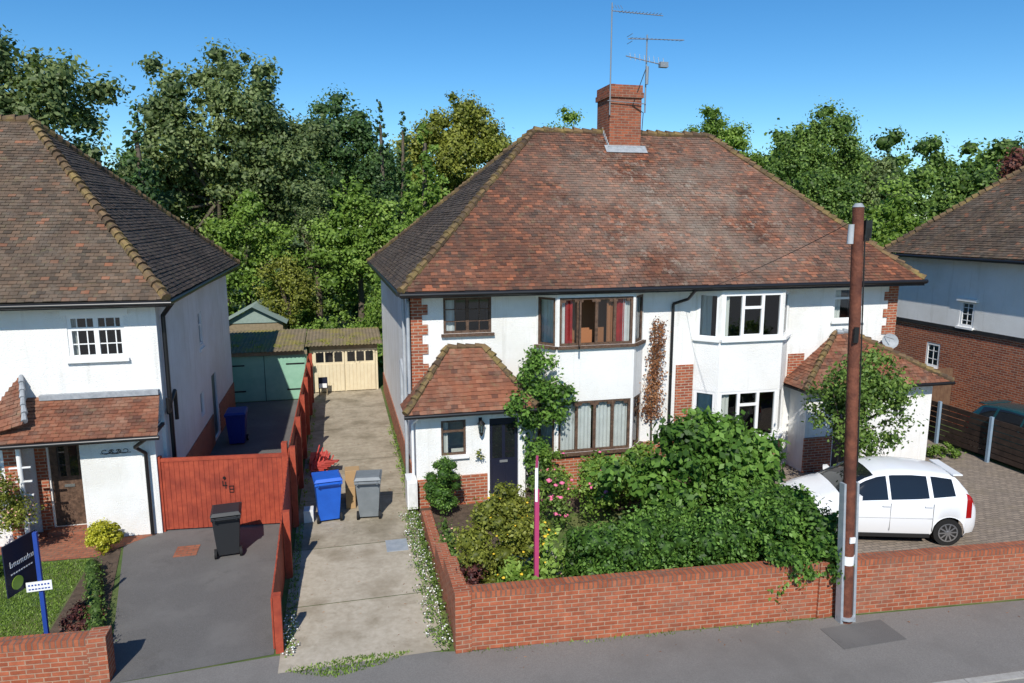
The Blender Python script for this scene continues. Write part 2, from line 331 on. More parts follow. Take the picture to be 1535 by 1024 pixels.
def foliage(name,clumps,leaf,dens,mat,trunk=None,core=.7,seed=1,flowers=None,branches=0,aspect=.6,up=.4,bark=BARK,spread=.26):
    g=np.random.default_rng(seed);Vs=[];Ts=[]
    for (c,r,t) in clumps:
        c=np.array(c,float);r=np.array(r,float);area=4*math.pi*((r[0]*r[1]*r[2])**(2/3));n=max(6,int(dens*area))
        d=g.normal(size=(n,3));d/=np.linalg.norm(d,axis=1)[:,None]
        k=1+g.normal(size=n)*spread;k=np.where(g.random(n)<.2,g.random(n)*.9,k)
        p=c+d*r*k[:,None]
        nr=d*.75+g.normal(size=(n,3))*.5;nr[:,2]+=up;nr[:,1]-=.2;nr/=np.linalg.norm(nr,axis=1)[:,None]
        t1=np.cross(nr,g.normal(size=(n,3)));t1/=np.linalg.norm(t1,axis=1)[:,None]+1e-9;t2=np.cross(nr,t1)
        s=leaf*g.uniform(.55,1.35,n)[:,None]*.5
        q=np.stack([p-t1*s,p+t2*s*aspect-t1*s*.1,p+t1*s,p-t2*s*aspect-t1*s*.1],1)
        Vs.append(q.reshape(-1,3));Ts.append(np.clip(t+g.normal(size=n)*.2,0,1))
    V=np.concatenate(Vs);T=np.concatenate(Ts);keep=V.reshape(-1,4,3)[:,:,2].min(axis=1)>0.01
    V=V.reshape(-1,4,3)[keep].reshape(-1,3);T=T[keep];nq=len(T)
    extraV=[];extraF=[];em=[];et=[]
    base=[len(V)]
    mats=[mat,bark]
    def addx(vv,ff,mi,tn=.5):
        o=base[0];extraV.append(np.array(vv));base[0]+=len(vv)
        for f in ff:extraF.append([o+i for i in f]);em.append(mi);et.append(tn if not callable(tn) else tn())
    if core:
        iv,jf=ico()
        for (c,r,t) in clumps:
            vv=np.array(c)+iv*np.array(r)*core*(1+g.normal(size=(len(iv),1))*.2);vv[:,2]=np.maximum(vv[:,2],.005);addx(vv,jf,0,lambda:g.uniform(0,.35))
    def tube(a,b_,r0,r1,seg=7):
        a=Vector(a);b2=Vector(b_);d=(b2-a).normalized();x=d.orthogonal().normalized();y=d.cross(x);vs=[]
        for cc,r in ((a,r0),(b2,r1)):
            for i in range(seg):
                th=2*math.pi*i/seg;vs.append((cc+x*math.cos(th)*r+y*math.sin(th)*r)[:])
        addx(vs,[[i,(i+1)%seg,seg+(i+1)%seg,seg+i] for i in range(seg)],1)
    if trunk:
        (bx,by,bz,r0,tx,ty,tz)=trunk
        mid=(bx*.5+tx*.5+random.uniform(-.03,.03)*tz,by*.5+ty*.5,bz*.5+tz*.5)
        tube((bx,by,bz),mid,r0,r0*.75);tube(mid,(tx,ty,tz),r0*.75,r0*.5)
        cl=sorted(clumps,key=lambda q:g.random())[:branches]
        for (c,r,t) in cl:
            st=np.array(mid)*(1-.5)+np.array((tx,ty,tz))*.5;m2=(st*.45+np.array(c)*.55)+np.array((0,0,-.05*abs(c[2]-st[2])))
            tube(tuple(st),tuple(m2),r0*.32,r0*.2,5);tube(tuple(m2),tuple(c),r0*.2,r0*.06,5)
    if flowers:
        cnt,fm,fs=flowers;mats.append(fm);iv,jf=ico()
        for i in range(cnt):
            (c,r,t)=clumps[g.integers(len(clumps))];d=g.normal(size=3);d/=np.linalg.norm(d);d[1]=-abs(d[1]);d[2]=abs(d[2])
            vv=np.array(c)+d*np.array(r)*1.12+iv*fs*g.uniform(.6,1.2)*np.array([1,1,.6])*(1+g.normal(size=(len(iv),1))*.15);addx(vv,jf,2)
    me=bpy.data.meshes.new(name)
    allV=np.concatenate([V]+extraV) if extraV else V
    loops=[np.arange(nq*4)];starts=list(range(0,nq*4,4));s=nq*4
    tot=[4]*nq
    if extraF:
        loops.append(np.array([i for f in extraF for i in f]))
        for f in extraF:starts.append(s);tot.append(len(f));s+=len(f)
    L=np.concatenate(loops)
    me.vertices.add(len(allV));me.vertices.foreach_set("co",allV.astype(np.float32).ravel())
    me.loops.add(len(L));me.loops.foreach_set("vertex_index",L.astype(np.int32))
    me.polygons.add(len(starts));me.polygons.foreach_set("loop_start",np.array(starts,np.int32));me.polygons.foreach_set("loop_total",np.array(tot,np.int32))
    for m in mats:me.materials.append(m)
    me.polygons.foreach_set("material_index",np.array([0]*nq+em,np.int32))
    me.update(calc_edges=True)
    at=me.attributes.new("tone",'FLOAT','FACE');at.data.foreach_set("value",np.concatenate([T,np.array(et)]).astype(np.float32))
    ob=bpy.data.objects.new(name,me);sc.collection.objects.link(ob);return ob
def box_clumps(x0,x1,y0,y1,z0,z1,step,r,seed):
    g=np.random.default_rng(seed);out=[]
    nx=max(1,int((x1-x0)/step));ny=max(1,int((y1-y0)/step));nz=max(1,int((z1-z0)/step))
    for i in range(nx+1):
        for j in range(ny+1):
            for k in range(nz+1):
                p=np.array([x0+(x1-x0)*i/nx,y0+(y1-y0)*j/ny,z0+(z1-z0)*k/nz])+g.normal(size=3)*step*.22
                rr=r*g.uniform(.7,1.3);out.append((p,(rr,rr,rr),g.uniform(.25,.8)))
    return out
def blades(name,poly,n,h,mat,seed=3,w=.012):
    g=np.random.default_rng(seed);xs=[p[0] for p in poly];ys=[p[1] for p in poly]
    def ins(x,y):
        r=False;j=len(poly)-1
        for i in range(len(poly)):
            if (poly[i][1]>y)!=(poly[j][1]>y) and x<(poly[j][0]-poly[i][0])*(y-poly[i][1])/(poly[j][1]-poly[i][1])+poly[i][0]:r=not r
            j=i
        return r
    V=[];F=[];T=[]
    for i in range(n):
        x=g.uniform(min(xs),max(xs));y=g.uniform(min(ys),max(ys))
        if not ins(x,y):continue
        a=g.random()*6.28;hh=h*g.uniform(.5,1.3);lx,ly=g.normal(size=2)*hh*.4;o=len(V)
        V+= [(x-math.cos(a)*w,y-math.sin(a)*w,.01),(x+math.cos(a)*w,y+math.sin(a)*w,.01),(x+lx,y+ly,hh)];F.append((o,o+1,o+2));T.append(g.random())
    me=bpy.data.meshes.new(name);me.from_pydata(V,[],F);me.materials.append(mat)
    at=me.attributes.new("tone",'FLOAT','FACE');at.data.foreach_set("value",T)
    ob=bpy.data.objects.new(name,me);sc.collection.objects.link(ob);return ob

# ------------------------------------------------------------ ground
def sheet(name,pts,z,mat):
    b=B(name);b.quad([(x,y,z) for x,y in pts],mat);return b.done()
sheet("ground",[(-250,-60),(350,-60),(350,600),(-250,600)],0,GRASS)
sheet("pavement",[(-40,10.6),(1.6,8.22),(12,7.62),(60,4.9),(60,5.2),(1.6,10.34),(-1.2,10.9),(-3.6,10.75),(-40,13.5)],.006,PAVE)
sheet("road",[(-40,10.6),(-40,-25),(60,-25),(60,4.9)],.003,ROAD)
b=B("kerb");F,L=frame((-40,10.6),(60,4.9))
for i in range(0,int(L)):b.obox(F,i,i+.99,0,.13,-.02,.03,KERB)
b.done()
sheet("driveway_asphalt",[(-3.6,10.75),(-1.25,10.95),(-1.25,27.9),(-3.95,27.9),(-3.95,16.3),(-4.72,15.9)],.010,ASPH)
b=B("concrete_driveway");z=.010
ys=[10.4,12.3,14.6,17.3,20.2,23.4,26.2,29.0]
for i in range(7):
    b.quad([(-1.15,ys[i]+.02,z),(1.5,ys[i]+.02,z),(1.5,ys[i+1],z),(-1.15,ys[i+1],z)],CONC2 if i<2 else CONC)
b.done()
sheet("garden_soil",[(1.6,10.3),(9.2,9.9),(9.2,16.9),(1.6,16.9)],.008,SOIL)
sheet("garden_lawn",[(3.4,12.2),(7.2,12.0),(7.0,14.8),(4.6,15.2)],.012,GRASS)
sheet("garden_path",[(3.2,12.0),(3.2,16.2),(4.2,16.2),(4.2,12.0)],.016,CONC2)
sheet("block_paving_drive",[(9.2,9.85),(18,9.2),(18,20),(9.2,17)],.012,BLOCK)
sheet("front_lawn",[(-12,11.5),(-4.9,11.2),(-5.1,15.2),(-12,15.6)],.008,GRASS)
sheet("flower_bed",[(-4.9,11.1),(-3.85,11.0),(-4.7,15.6),(-5.15,15.6)],.012,SOIL)
sheet("brick_path",[(-12,15.6),(-5.1,15.3),(-4.5,15.9),(-4.0,16.3),(-5.5,17.5),(-12,17.5)],.014,PATHB)
blades("lawn_grass",[(-10,11.5),(-4.95,11.2),(-5.15,15.2),(-10,15.6)],36000,.045,L_LIGHT)
blades("verge_grass",[(-1.1,10.45),(.0,10.6),(.9,10.5),(.5,10.3),(-.3,10.1)],1800,.05,L_LIGHT,4)
blades("verge_grass",[(1.7,10.31),(1.7,10.2),(8,9.7),(8,9.82)],900,.06,L_LIGHT,5)
blades("verge_grass",[(-1.15,11.0),(-.95,11.0),(-1.0,16),(-1.15,16)],900,.05,L_LIGHT,6)
blades("fallen_leaves",[(1.7,10.25),(1.7,9.7),(12,8.9),(12,9.4)],260,.015,L_DRY,8,w=.03)
blades("fallen_leaves",[(-1.1,10.6),(1.5,10.6),(1.5,28),(-1.1,28)],500,.015,L_DRY,9,w=.03)

# ------------------------------------------------------------ main house
H=empty("semi_detached_house")
XL,XR,YF,YB=1.62,15.4,16.95,28.7;EZ=5.12
w=B("walls",H)
wall(w,(XL,YF),(4.75,YF),0,EZ,WHITE,[(2.42-XL,3.61-XL,4.12,5.0)])
wall(w,(7.65,YF),(9.12,YF),0,EZ,WHITE)
wall(w,(11.95,YF),(XR,YF),0,EZ,WHITE,[(13.33-11.95,14.28-11.95,4.08,5.0)])
wall(w,(XL,YB),(XL,YF),0,EZ,WHITE,[(9.6,10.2,3.2,4.3)])
wall(w,(XR,YF),(XR,YB),0,EZ,WHITE);wall(w,(XR,YB),(XL,YB),0,EZ,WHITE)
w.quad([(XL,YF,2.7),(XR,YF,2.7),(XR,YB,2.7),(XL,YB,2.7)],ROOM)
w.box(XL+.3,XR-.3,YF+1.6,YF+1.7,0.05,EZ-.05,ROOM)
w.box(XL-.03,XL+.01,YF+.3,YB,0,.75,BRICK);w.box(7.65,9.12,YF-.03,YF+.01,0,1.0,BRICK);w.box(8.62,9.12,YF-.034,YF+.01,1.0,3.05,BRICK)
w.box(12.0,12.5,YF-.03,YF+.01,2.3,3.2,BRICK)
for i in range(11):
    z=2.45+i*.24
    if z+.235<5.1:
        ww=.42 if i%2 else .28
        w.box(XL-.025,XL+ww,YF-.03,YF+.01,z,z+.24,BRICK);w.box(XL-.028,XL+.01,YF-.03,YF+(.2 if i%2 else .34),z,z+.24,BRICK)
        if z>2.9:w.box(XR-ww,XR+.02,YF-.03,YF+.01,z,z+.24,BRICK)
def bay(pts,parent,fm,style):
    for si,(pa,pc) in enumerate(zip(pts[:-1],pts[1:])):
        L=math.dist(pa,pc);lo=(.06,L-.06,1.03,2.36);up=(.06,L-.06,3.78,4.98)
        F=wall(w,pa,pc,0,1.0,BRICK)
        F=wall(w,pa,pc,1.0,EZ,WHITE,[lo,up],.1)
        cols=1 if L<1.2 else (4 if style=='old' else 3)
        wb=B("window_%s"%("front" if L>1.2 else "splay"),parent)
        if style=='old':
            c_up=[(0,1,CURT)] if L<1.2 else [(0,.09,CURT),(.09,.19,CURTR),(.66,.76,PEACH),(.78,.9,CURTR),(.88,1,CURT)]
            c_lo=[(0,1,CURT)] if L<1.2 else [(0,.47,CURT),(.53,1,CURT)]
            window(wb,F,*up,cols,[],fm,-.01,.06,curt=c_up,sill=DKWOOD,back=PEACH if L>1.2 else None,skip=1 if L>1.2 else None)
            window(wb,F,*lo,cols,[.72] if L<1.2 else [],fm,-.01,.06,curt=c_lo,sill=DKWOOD)
            if L>1.2:
                for i in range(cols):
                    uu=.06+.06+(L-.24)*i/cols
                    for zz in (4.98,2.36):
                        wb.obox(F,uu,uu+.10,-.012,-.05,zz-.12,zz-.05,fm);wb.obox(F,uu+(L-.24)/cols-.12,uu+(L-.24)/cols-.02,-.012,-.05,zz-.12,zz-.05,fm)
                q=F(.06+(L-.12)/4+.03,.0,0);F3,_=frame((q.x,q.y),(q.x-.12,q.y-.42))
                for (a0,a1,z0_,z1_) in ((0,.05,3.84,4.92),(.39,.44,3.84,4.92),(.05,.39,3.84,3.89),(.05,.39,4.87,4.92)):wb.obox(F3,a0,a1,.02,-.02,z0_,z1_,fm)
                wb.quad([F3(.05,0,3.89),F3(.39,0,3.89),F3(.39,0,4.87),F3(.05,0,4.87)],GLASS)
        else:
            window(wb,F,*up,cols,[],fm,-.01,.07,curt=[(0,.13,BLIND)] if L>1.2 else [(0,.6,BLIND)],sill=WHITEP)
            window(wb,F,*lo,cols,[],fm,-.01,.07,curt=[(0,.2,BLIND)] if L>1.2 else [(0,1,BLIND)],sill=WHITEP)
            if L>1.2:
                for zz0,zz1 in ((1.03,2.36),(3.78,4.98)):
                    u0=.06+(L-.12)/3;u1=.06+2*(L-.12)/3;wb.obox(F,u0,u1,.0,-.05,zz1-.42,zz1-.35,fm);wb.obox(F,u0+.03,u1-.03,.004,-.05,zz0+.05,zz0+.11,fm)
        wb.done()
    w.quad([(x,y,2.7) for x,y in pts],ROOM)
bay([(4.75,YF),(5.15,16.45),(7.2,16.45),(7.65,YF)],H,DKWOOD,'old')
bay([(9.12,YF),(9.6,16.45),(11.45,16.45),(11.95,YF)],H,WHITEP,'new')
F,_=frame((XL,YF),(4.75,YF));wb=B("window_small",H);window(wb,F,.8,1.99,4.12,5.0,2,[],DKWOOD,-.03,.06,curt=[(0,.25,CURT)],sill=DKWOOD,bars=(4,3));wb.done()
F,_=frame((11.95,YF),(XR,YF));wb=B("window_small_white",H);window(wb,F,1.38,2.33,4.08,5.0,1,[.68],WHITEP,-.03,.07,curt=[(0,.35,BLIND)],sill=WHITEP);wb.done()
F,_=frame((XL,YB),(XL,YF));wb=B("window_side",H);window(wb,F,9.6,10.2,3.2,4.3,1,[.6],WHITEP,-.04);wb.done()
w.done()
EY=16.35;ex0,ex1,eyb=1.36,15.72,29.2;RZ=9.45;RY=21.0;rx0,rx1=5.78,11.5;ez=5.22
A=(ex0,EY,ez);C=(ex1,EY,ez);D=(ex1,eyb,ez);E=(ex0-.15,eyb,ez);R0=(rx0,RY,RZ);R1=(rx1,RY,RZ)
r=B("roof_front",H);tiles(r,A,C,[R1,R0],TILE,seed=1);r.done()
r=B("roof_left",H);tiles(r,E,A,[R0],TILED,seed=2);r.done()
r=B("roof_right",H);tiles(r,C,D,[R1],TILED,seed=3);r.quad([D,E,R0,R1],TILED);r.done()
r=B("ridge_and_hips",H);hip(r,A,R0,HIP);hip(r,C,R1,HIP);hip(r,R0,R1,HIP,.12,.3);hip(r,E,R0,HIP);hip(r,D,R1,HIP);r.done()
g=B("eaves_and_gutter",H)
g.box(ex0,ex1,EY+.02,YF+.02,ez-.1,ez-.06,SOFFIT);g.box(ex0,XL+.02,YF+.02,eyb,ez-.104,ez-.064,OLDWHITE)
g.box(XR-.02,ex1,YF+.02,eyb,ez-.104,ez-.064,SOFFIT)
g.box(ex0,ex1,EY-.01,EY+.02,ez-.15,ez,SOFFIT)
g.cyl((ex0-.03,EY-.05,ez-.07),(ex1+.03,EY-.05,ez-.03),.055,.055,BLACK,10);g.cyl((ex0-.06,EY,ez-.05),(ex0-.2,eyb,ez-.05),.055,.055,BLACK,10)
g.cyl((ex1+.05,EY,ez-.05),(ex1+.05,eyb,ez-.05),.055,.055,BLACK,8)
g.path([(8.75,EY-.05,ez-.12),(8.72,16.6,4.85),(8.45,YF-.06,4.7),(8.45,YF-.06,.1)],.04,BLACK)
g.path([(XL-.02,YF+.2,5.1),(XL-.06,YF-.06,4.9),(XL-.06,YF-.06,2.7)],.045,GREYP)
g.path([(XL-.1,17.6,5.1),(XL-.1,17.6,.1)],.045,GREYP);g.path([(XL-.1,17.6,2.9),(XL-.1,18.6,3.2),(XL-.1,18.6,2.0)],.05,GREYP)
g.done()
c=B("chimney",H)
cx0,cx1,cy0,cy1=7.95,8.95,20.45,21.5
c.box(cx0,cx1,cy0,cy1,8.6,10.42,BRICKC);c.box(cx0-.05,cx1+.05,cy0-.05,cy1+.05,10.42,10.57,BRICKC);c.box(cx0-.02,cx1+.02,cy0-.02,cy1+.02,10.57,10.78,BRICKC)
c.box(cx0-.04,cx1+.04,cy0-.07,cy0-.003,8.82,9.02,LEAD);c.quad([(cx0-.15,cy0-.22,8.83),(cx1+.15,cy0-.22,8.83),(cx1+.15,cy0,9.05),(cx0-.15,cy0,9.05)],LEAD)
for k in range(6):
    y=cy0+k*.1;c.box(cx0-.035,cx0-.003,y,y+.1,8.9+k*.098,9.12+k*.098,LEAD)
c.cyl((8.2,20.9,10.75),(8.2,20.9,10.86),.13,.11,BRICKC,12);c.cyl((8.7,20.9,10.75),(8.7,20.9,10.85),.13,.11,BRICKC,12)
c.done()
a=B("tv_aerials",H)
a.cyl((cx0-.02,cy0-.05,9.9),(cx0-.02,cy0-.05,13.0),.022,.018,GALV,6)
a.cyl((7.95,20.4,12.78),(9.5,20.35,12.73),.014,.014,GALV,5)
for k in range(4):a.cyl((7.9+k*.09,20.2,12.8),(8.0+k*.09,20.6,13.0),.008,.008,GALV,4)
for k in range(12):a.cyl((8.2+k*.11,20.25,12.77),(8.2+k*.11,20.5,12.77),.008,.008,GALV,4)
a.cyl((cx1+.1,cy0-.03,10.0),(cx1+.1,cy0-.03,12.2),.024,.02,GALV,6)
a.cyl((8.45,20.4,12.05),(10.2,20.35,12.1),.014,.014,GALV,5)
for k in range(14):a.cyl((8.55+k*.12,20.25,12.06),(8.55+k*.12,20.5,12.1),.008,.008,GALV,4)
for z in (12.15,11.95):a.cyl((8.5,20.2,z),(8.5,20.6,z),.008,.008,GALV,4)
a.cyl((8.35,20.3,11.55),(9.75,20.4,11.35),.016,.016,GALV,5)
for k in range(8):a.cyl((8.5+k*.15,20.3,11.45-.012*k),(8.5+k*.15,20.36,11.65-.012*k),.008,.008,GALV,4)
a.box(9.45,9.7,20.3,20.45,11.3,11.45,GALV);a.cyl((cx1+.1,cy0-.1,10.8),(cx1+.1,cy0-.1,11.3),.05,.05,GALV,8)
a.path([(cx1+.1,cy0-.06,11.3),(cx1-.3,cy0-.03,10.2),(cx1+.05,cy0-.03,10.0),(cx1+.02,cy0-.03,9.4)],.012,CABLE,5)
a.cyl((cx0-.1,cy0-.07,10.3),(cx1+.1,cy0-.07,10.25),.015,.015,GALV,5)
a.done()
p=B("porch",H);py=16.25
Fp=wall(p,(XL,py),(4.3,py),0,2.45,WHITE,[(.6,1.2,1.27,2.14),(1.73,2.55,0.05,2.12)],.16)
wall(p,(XL,YF),(XL,py),0,2.45,WHITE);wall(p,(4.3,py),(4.3,YF),0,2.45,WHITE)
p.box(XL-.02,XL+.5,py-.025,py+.005,0,.72,BRICK);p.box(XL+.5,XL+1.72,py-.025,py+.005,0,.75,BRICK);p.box(XL-.025,XL+.005,py-.02,YF,0,.72,BRICK)
window(p,Fp,.6,1.2,1.27,2.14,1,[.68],DKWOOD,-.03,.05,sill=WHITEP,curt=[(0,.3,BLIND)])
p.done()
d=B("front_door",H)
d.obox(Fp,1.73,1.78,0,-.14,.05,2.12,WHITEP);d.obox(Fp,2.5,2.55,0,-.14,.05,2.12,WHITEP)
d.obox(Fp,1.78,2.5,-.06,-.11,.08,2.1,NAVY)
for (u0,u1,z0,z1) in ((1.86,2.1,.25,.95),(2.18,2.42,.25,.95)):d.obox(Fp,u0,u1,-.045,-.06,z0,z1,NAVY)
for (u0,u1) in ((1.86,2.1),(2.18,2.42)):d.obox(Fp,u0,u1,-.05,-.06,1.1,1.95,CARG)
d.obox(Fp,2.04,2.24,-.04,-.05,.98,1.04,GALV);d.obox(Fp,1.6,2.65,.35,0,0.018,.08,CONC);d.done()
pr=B("porch_roof",H);pa=(1.36,15.93,2.42);pb=(4.5,15.93,2.42);pt0=(2.5,YF-.02,3.78);pt1=(3.4,YF-.02,3.78)
tiles(pr,pa,pb,[pt1,pt0],TILEP,seed=5);tiles(pr,(1.36,YF,2.42),pa,[pt0],TILEP,seed=6);tiles(pr,pb,(4.5,YF,2.42),[pt1],TILEP,seed=7)
hip(pr,pa,pt0,HIP,.1,.2);hip(pr,pb,pt1,HIP,.1,.2);hip(pr,pt0,pt1,HIP,.08,.2)
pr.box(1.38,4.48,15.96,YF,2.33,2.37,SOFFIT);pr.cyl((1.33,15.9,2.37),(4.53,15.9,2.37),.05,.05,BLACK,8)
pr.path([(XL+.05,15.95,2.35),(XL-.07,16.3,2.1),(XL-.07,16.3,.1)],.035,WHITEP);pr.done()
l=B("wall_lantern",H);lx,ly,lz=3.17,16.1,1.95
l.cyl((lx,16.24,lz+.12),(lx,ly,lz+.2),.012,.012,BLACK,6);l.cyl((lx,ly,lz+.1),(lx,ly,lz+.2),.10,.02,BLACK,6);l.cyl((lx,ly,lz-.14),(lx,ly,lz+.1),.05,.08,GLASS,6);l.cyl((lx,ly,lz-.2),(lx,ly,lz-.14),.02,.05,BLACK,6)
for k in range(6):
    t=k*math.pi/3;l.cyl((lx+.05*math.cos(t),ly+.05*math.sin(t),lz-.14),(lx+.08*math.cos(t),ly+.08*math.sin(t),lz+.1),.008,.008,BLACK,4)
l.box(lx-.04,lx+.04,16.22,16.25,lz+.02,lz+.22,BLACK);l.done()
l=B("meter_box",H);l.box(1.36,1.6,15.95,16.5,.12,.82,WHITEP);l.box(1.385,1.575,15.935,15.95,.17,.77,OLDWHITE);l.done(.015)
p=B("right_porch",H)
Fr=wall(p,(12.15,16.2),(16.2,16.2),0,2.45,WHITE,[(.9,1.75,.05,2.1)],.2);wall(p,(16.2,16.2),(16.2,19),0,2.45,WHITE);wall(p,(12.15,YF),(12.15,16.2),0,2.45,WHITE)
p.obox(Fr,.95,1.7,-.1,-.15,.05,2.1,NAVY);p.box(12.13,13.0,16.17,16.21,0,1.0,BRICK)
th=[i*math.pi/12 for i in range(24)];cx,cz=2.95,1.68
ro=[(cx+.27*math.cos(t),cz+.36*math.sin(t)) for t in th];ri=[(cx+.2*math.cos(t),cz+.29*math.sin(t)) for t in th]
vs=[Fr(u,.04,z) for u,z in ro]+[Fr(u,.04,z) for u,z in ri]+[Fr(u,0,z) for u,z in ro]+[Fr(u,0.006,z) for u,z in ri]
n=24;fs=[]
for i in range(n):
    j=(i+1)%n;fs+= [(i,j,n+j,n+i),(2*n+i,2*n+j,j,i),(n+i,n+j,3*n+j,3*n+i)]
p.add(vs,fs,WHITEP);p.add([Fr(u,.008,z) for u,z in ri],[tuple(range(n))],CARG)
p.obox(Fr,cx-.012,cx+.012,.035,.01,cz-.28,cz+.28,WHITEP);p.obox(Fr,cx-.19,cx+.19,.032,.01,cz-.012,cz+.012,WHITEP)
p.done()
pr=B("right_porch_roof",H);qa=(11.85,15.9,2.42);t0=(13.45,YF-.02,3.75);t1=(13.9,YF-.02,3.75)
tiles(pr,qa,(16.55,15.9,2.42),[t1,t0],TILEP,seed=8);tiles(pr,(11.85,YF,2.42),qa,[t0],TILEP,seed=9);tiles(pr,(16.55,15.9,2.42),(16.55,19.2,2.42),[t1],TILEP,seed=10)
pr.quad([(16.55,19.2,2.42),(13.9,19.2,2.5),t1],TILEP)
hip(pr,(11.85,15.9,2.42),t0,HIP,.09,.2);hip(pr,(16.55,15.9,2.42),t1,HIP,.09,.2);hip(pr,t0,t1,LEAD,.08,.2)
pr.box(11.87,16.53,15.93,YF,2.32,2.37,SOFFIT);pr.cyl((11.82,15.87,2.37),(16.58,15.87,2.37),.05,.05,BLACK,8);pr.done()
s=B("satellite_dish",H)
dc=Vector((15.0,16.6,3.5));dn=Vector((-.35,-.85,.35)).normalized();dx_=dn.orthogonal().normalized();dy_=dn.cross(dx_)
vs=[dc-dn*.05];fs=[]
for rr,dd in ((.12,-.035),(.22,0.0)):
    for i in range(16):
        t=2*math.pi*i/16;vs.append(dc+dx_*rr*math.cos(t)+dy_*rr*math.sin(t)+dn*dd)
for i in range(16):
    j=(i+1)%16;fs+= [(0,1+i,1+j),(1+i,17+i,17+j,1+j)]
s.add(vs,fs,LEAD,True);s.cyl((15.0,YF,3.45),dc-dn*.05,.02,.02,GALV,6);s.cyl(dc-dy_*.2,dc+dn*.25,.01,.01,GALV,5);s.done()
# ------------------------------------------------------------ left house
LH=empty("neighbouring_house")
lx=-3.95;ly=16.9
w=B("walls",LH)
Fl=wall(w,(-16,ly),(lx,ly),0,5.08,WHITE,[(-5.72+16,-4.6+16,3.88,4.84),(-8.6+16,-7.6+16,3.6,4.84),(-6.35+16,-5.62+16,.1,2.15)],.14)
wall(w,(lx,ly),(lx,27.3),0,5.08,WHITE,[(4.7,5.2,3.3,4.25),(6.1,6.9,0.1,2.1),(4.2,4.7,1.3,2.0)]);wall(w,(lx,27.3),(-16,27.3),0,5.08,WHITE)
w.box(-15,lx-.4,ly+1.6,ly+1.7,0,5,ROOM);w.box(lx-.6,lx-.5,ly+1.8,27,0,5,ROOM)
w.box(-6.6,-6.38,ly-.03,ly+.01,0,2.2,BRICK);w.box(lx-.01,lx+.03,ly+.4,22.8,0,.95,BRICK);w.box(lx-.01,lx+.03,24,27.3,0,.95,BRICK)
w.done()
wb=B("window_upper",LH);window(wb,Fl,-5.72+16,-4.6+16,3.88,4.84,2,[.68],WHITEP,-.02,.08,bars=(6,3),sill=WHITEP,curt=[(.05,.15,BLIND)])
wb.obox(Fl,-5.82+16,-4.5+16,.03,0,4.84,4.96,WHITEP)
window(wb,Fl,-8.6+16,-7.6+16,3.6,4.84,2,[.68],WHITEP,-.02,.08,bars=(4,3),sill=WHITEP);wb.done()
Fs,_=frame((lx,ly),(lx,27.3));wb=B("window_side",LH);window(wb,Fs,4.7,5.2,3.3,4.25,1,[.6],WHITEP,-.03);window(wb,Fs,4.2,4.7,1.3,2.0,1,[],WHITEP,-.03)
wb.obox(Fs,6.1,6.9,-.05,-.1,.1,2.1,NAVY);wb.obox(Fs,4.6,5.3,.05,0,3.12,3.2,WHITEP);wb.done()
d=B("front_door",LH);d.obox(Fl,-6.35+16,-5.62+16,-.05,-.1,.1,2.15,DKWOOD)
d.obox(Fl,-6.2+16,-5.8+16,-.04,-.05,1.25,2.0,CARG);d.obox(Fl,-6.04+16,-5.96+16,-.035,-.05,1.25,2.0,DKWOOD);d.obox(Fl,-6.1+16,-5.9+16,-.03,-.05,1.0,1.06,ALLOY)
d.box(-6.4,-5.6,16.55,16.85,.018,.12,PATHB);d.done()
la=(-3.6,16.45,5.18);apx=(-7.35,20.8,9.3);lb=(-3.6,27.8,5.3);lc=(-17,16.45,5.18);apl=(-17,20.8,9.3)
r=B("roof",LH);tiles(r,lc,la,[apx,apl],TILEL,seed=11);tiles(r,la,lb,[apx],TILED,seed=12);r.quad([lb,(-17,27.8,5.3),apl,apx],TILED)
hip(r,la,apx,HIP,.12);hip(r,lb,apx,HIP,.12);hip(r,apx,apl,HIP,.13,.3);r.done()
g=B("eaves_and_gutter",LH);g.box(-17,-3.6,16.48,ly+.02,5.06,5.1,SOFFIT);g.box(lx-.02,-3.62,ly+.03,27.8,5.056,5.096,SOFFIT);g.box(-17,-3.6,16.44,16.47,5.02,5.16,SOFFIT);g.hexa([(-3.625,16.48,5.02),(-3.595,16.48,5.02),(-3.595,27.8,5.14),(-3.625,27.8,5.14),(-3.625,16.48,5.16),(-3.595,16.48,5.16),(-3.595,27.8,5.28),(-3.625,27.8,5.28)],SOFFIT)
g.cyl((-17,16.4,5.1),(-3.5,16.4,5.1),.055,.055,BLACK,8);g.cyl((-3.55,16.4,5.1),(-3.55,27.8,5.22),.055,.055,BLACK,8)
g.path([(-3.6,16.9,5.05),(-3.86,17.15,4.75),(-3.86,17.15,.1)],.05,BLACK);g.path([(-3.86,17.15,2.7),(-3.86,17.7,2.9),(-3.86,17.7,2.2)],.045,BLACK)
g.path([(-3.86,17.15,2.6),(-3.86,16.95,2.55),(-3.86,16.95,2.9)],.045,BLACK)
g.done()
p=B("porch",LH);py=16.22
wall(p,(-5.5,py),(-4.02,py),0,2.4,WHITE);wall(p,(-4.02,py),(-4.02,ly),0,2.4,WHITE);wall(p,(-5.5,ly),(-5.5,py),0,2.4,WHITE)
p.cyl((-6.55,16.0,.0),(-6.55,16.0,2.3),.05,.05,WHITEP,8)
for i in range(6):p.box(-6.75,-6.35,15.98,16.02,.3+i*.3,.33+i*.3,WHITEP)
p.box(-7.0,-3.95,15.85,ly-.01,2.3,2.36,SOFFIT)
p.done()
pr=B("porch_roof",LH);qa=(-7.3,15.8,2.38);qb=(-3.85,15.8,2.38);t1=(-4.0,ly-.02,3.05)
tiles(pr,qa,qb,[t1,(-6.6,ly-.02,3.05)],TILEP,seed=13)
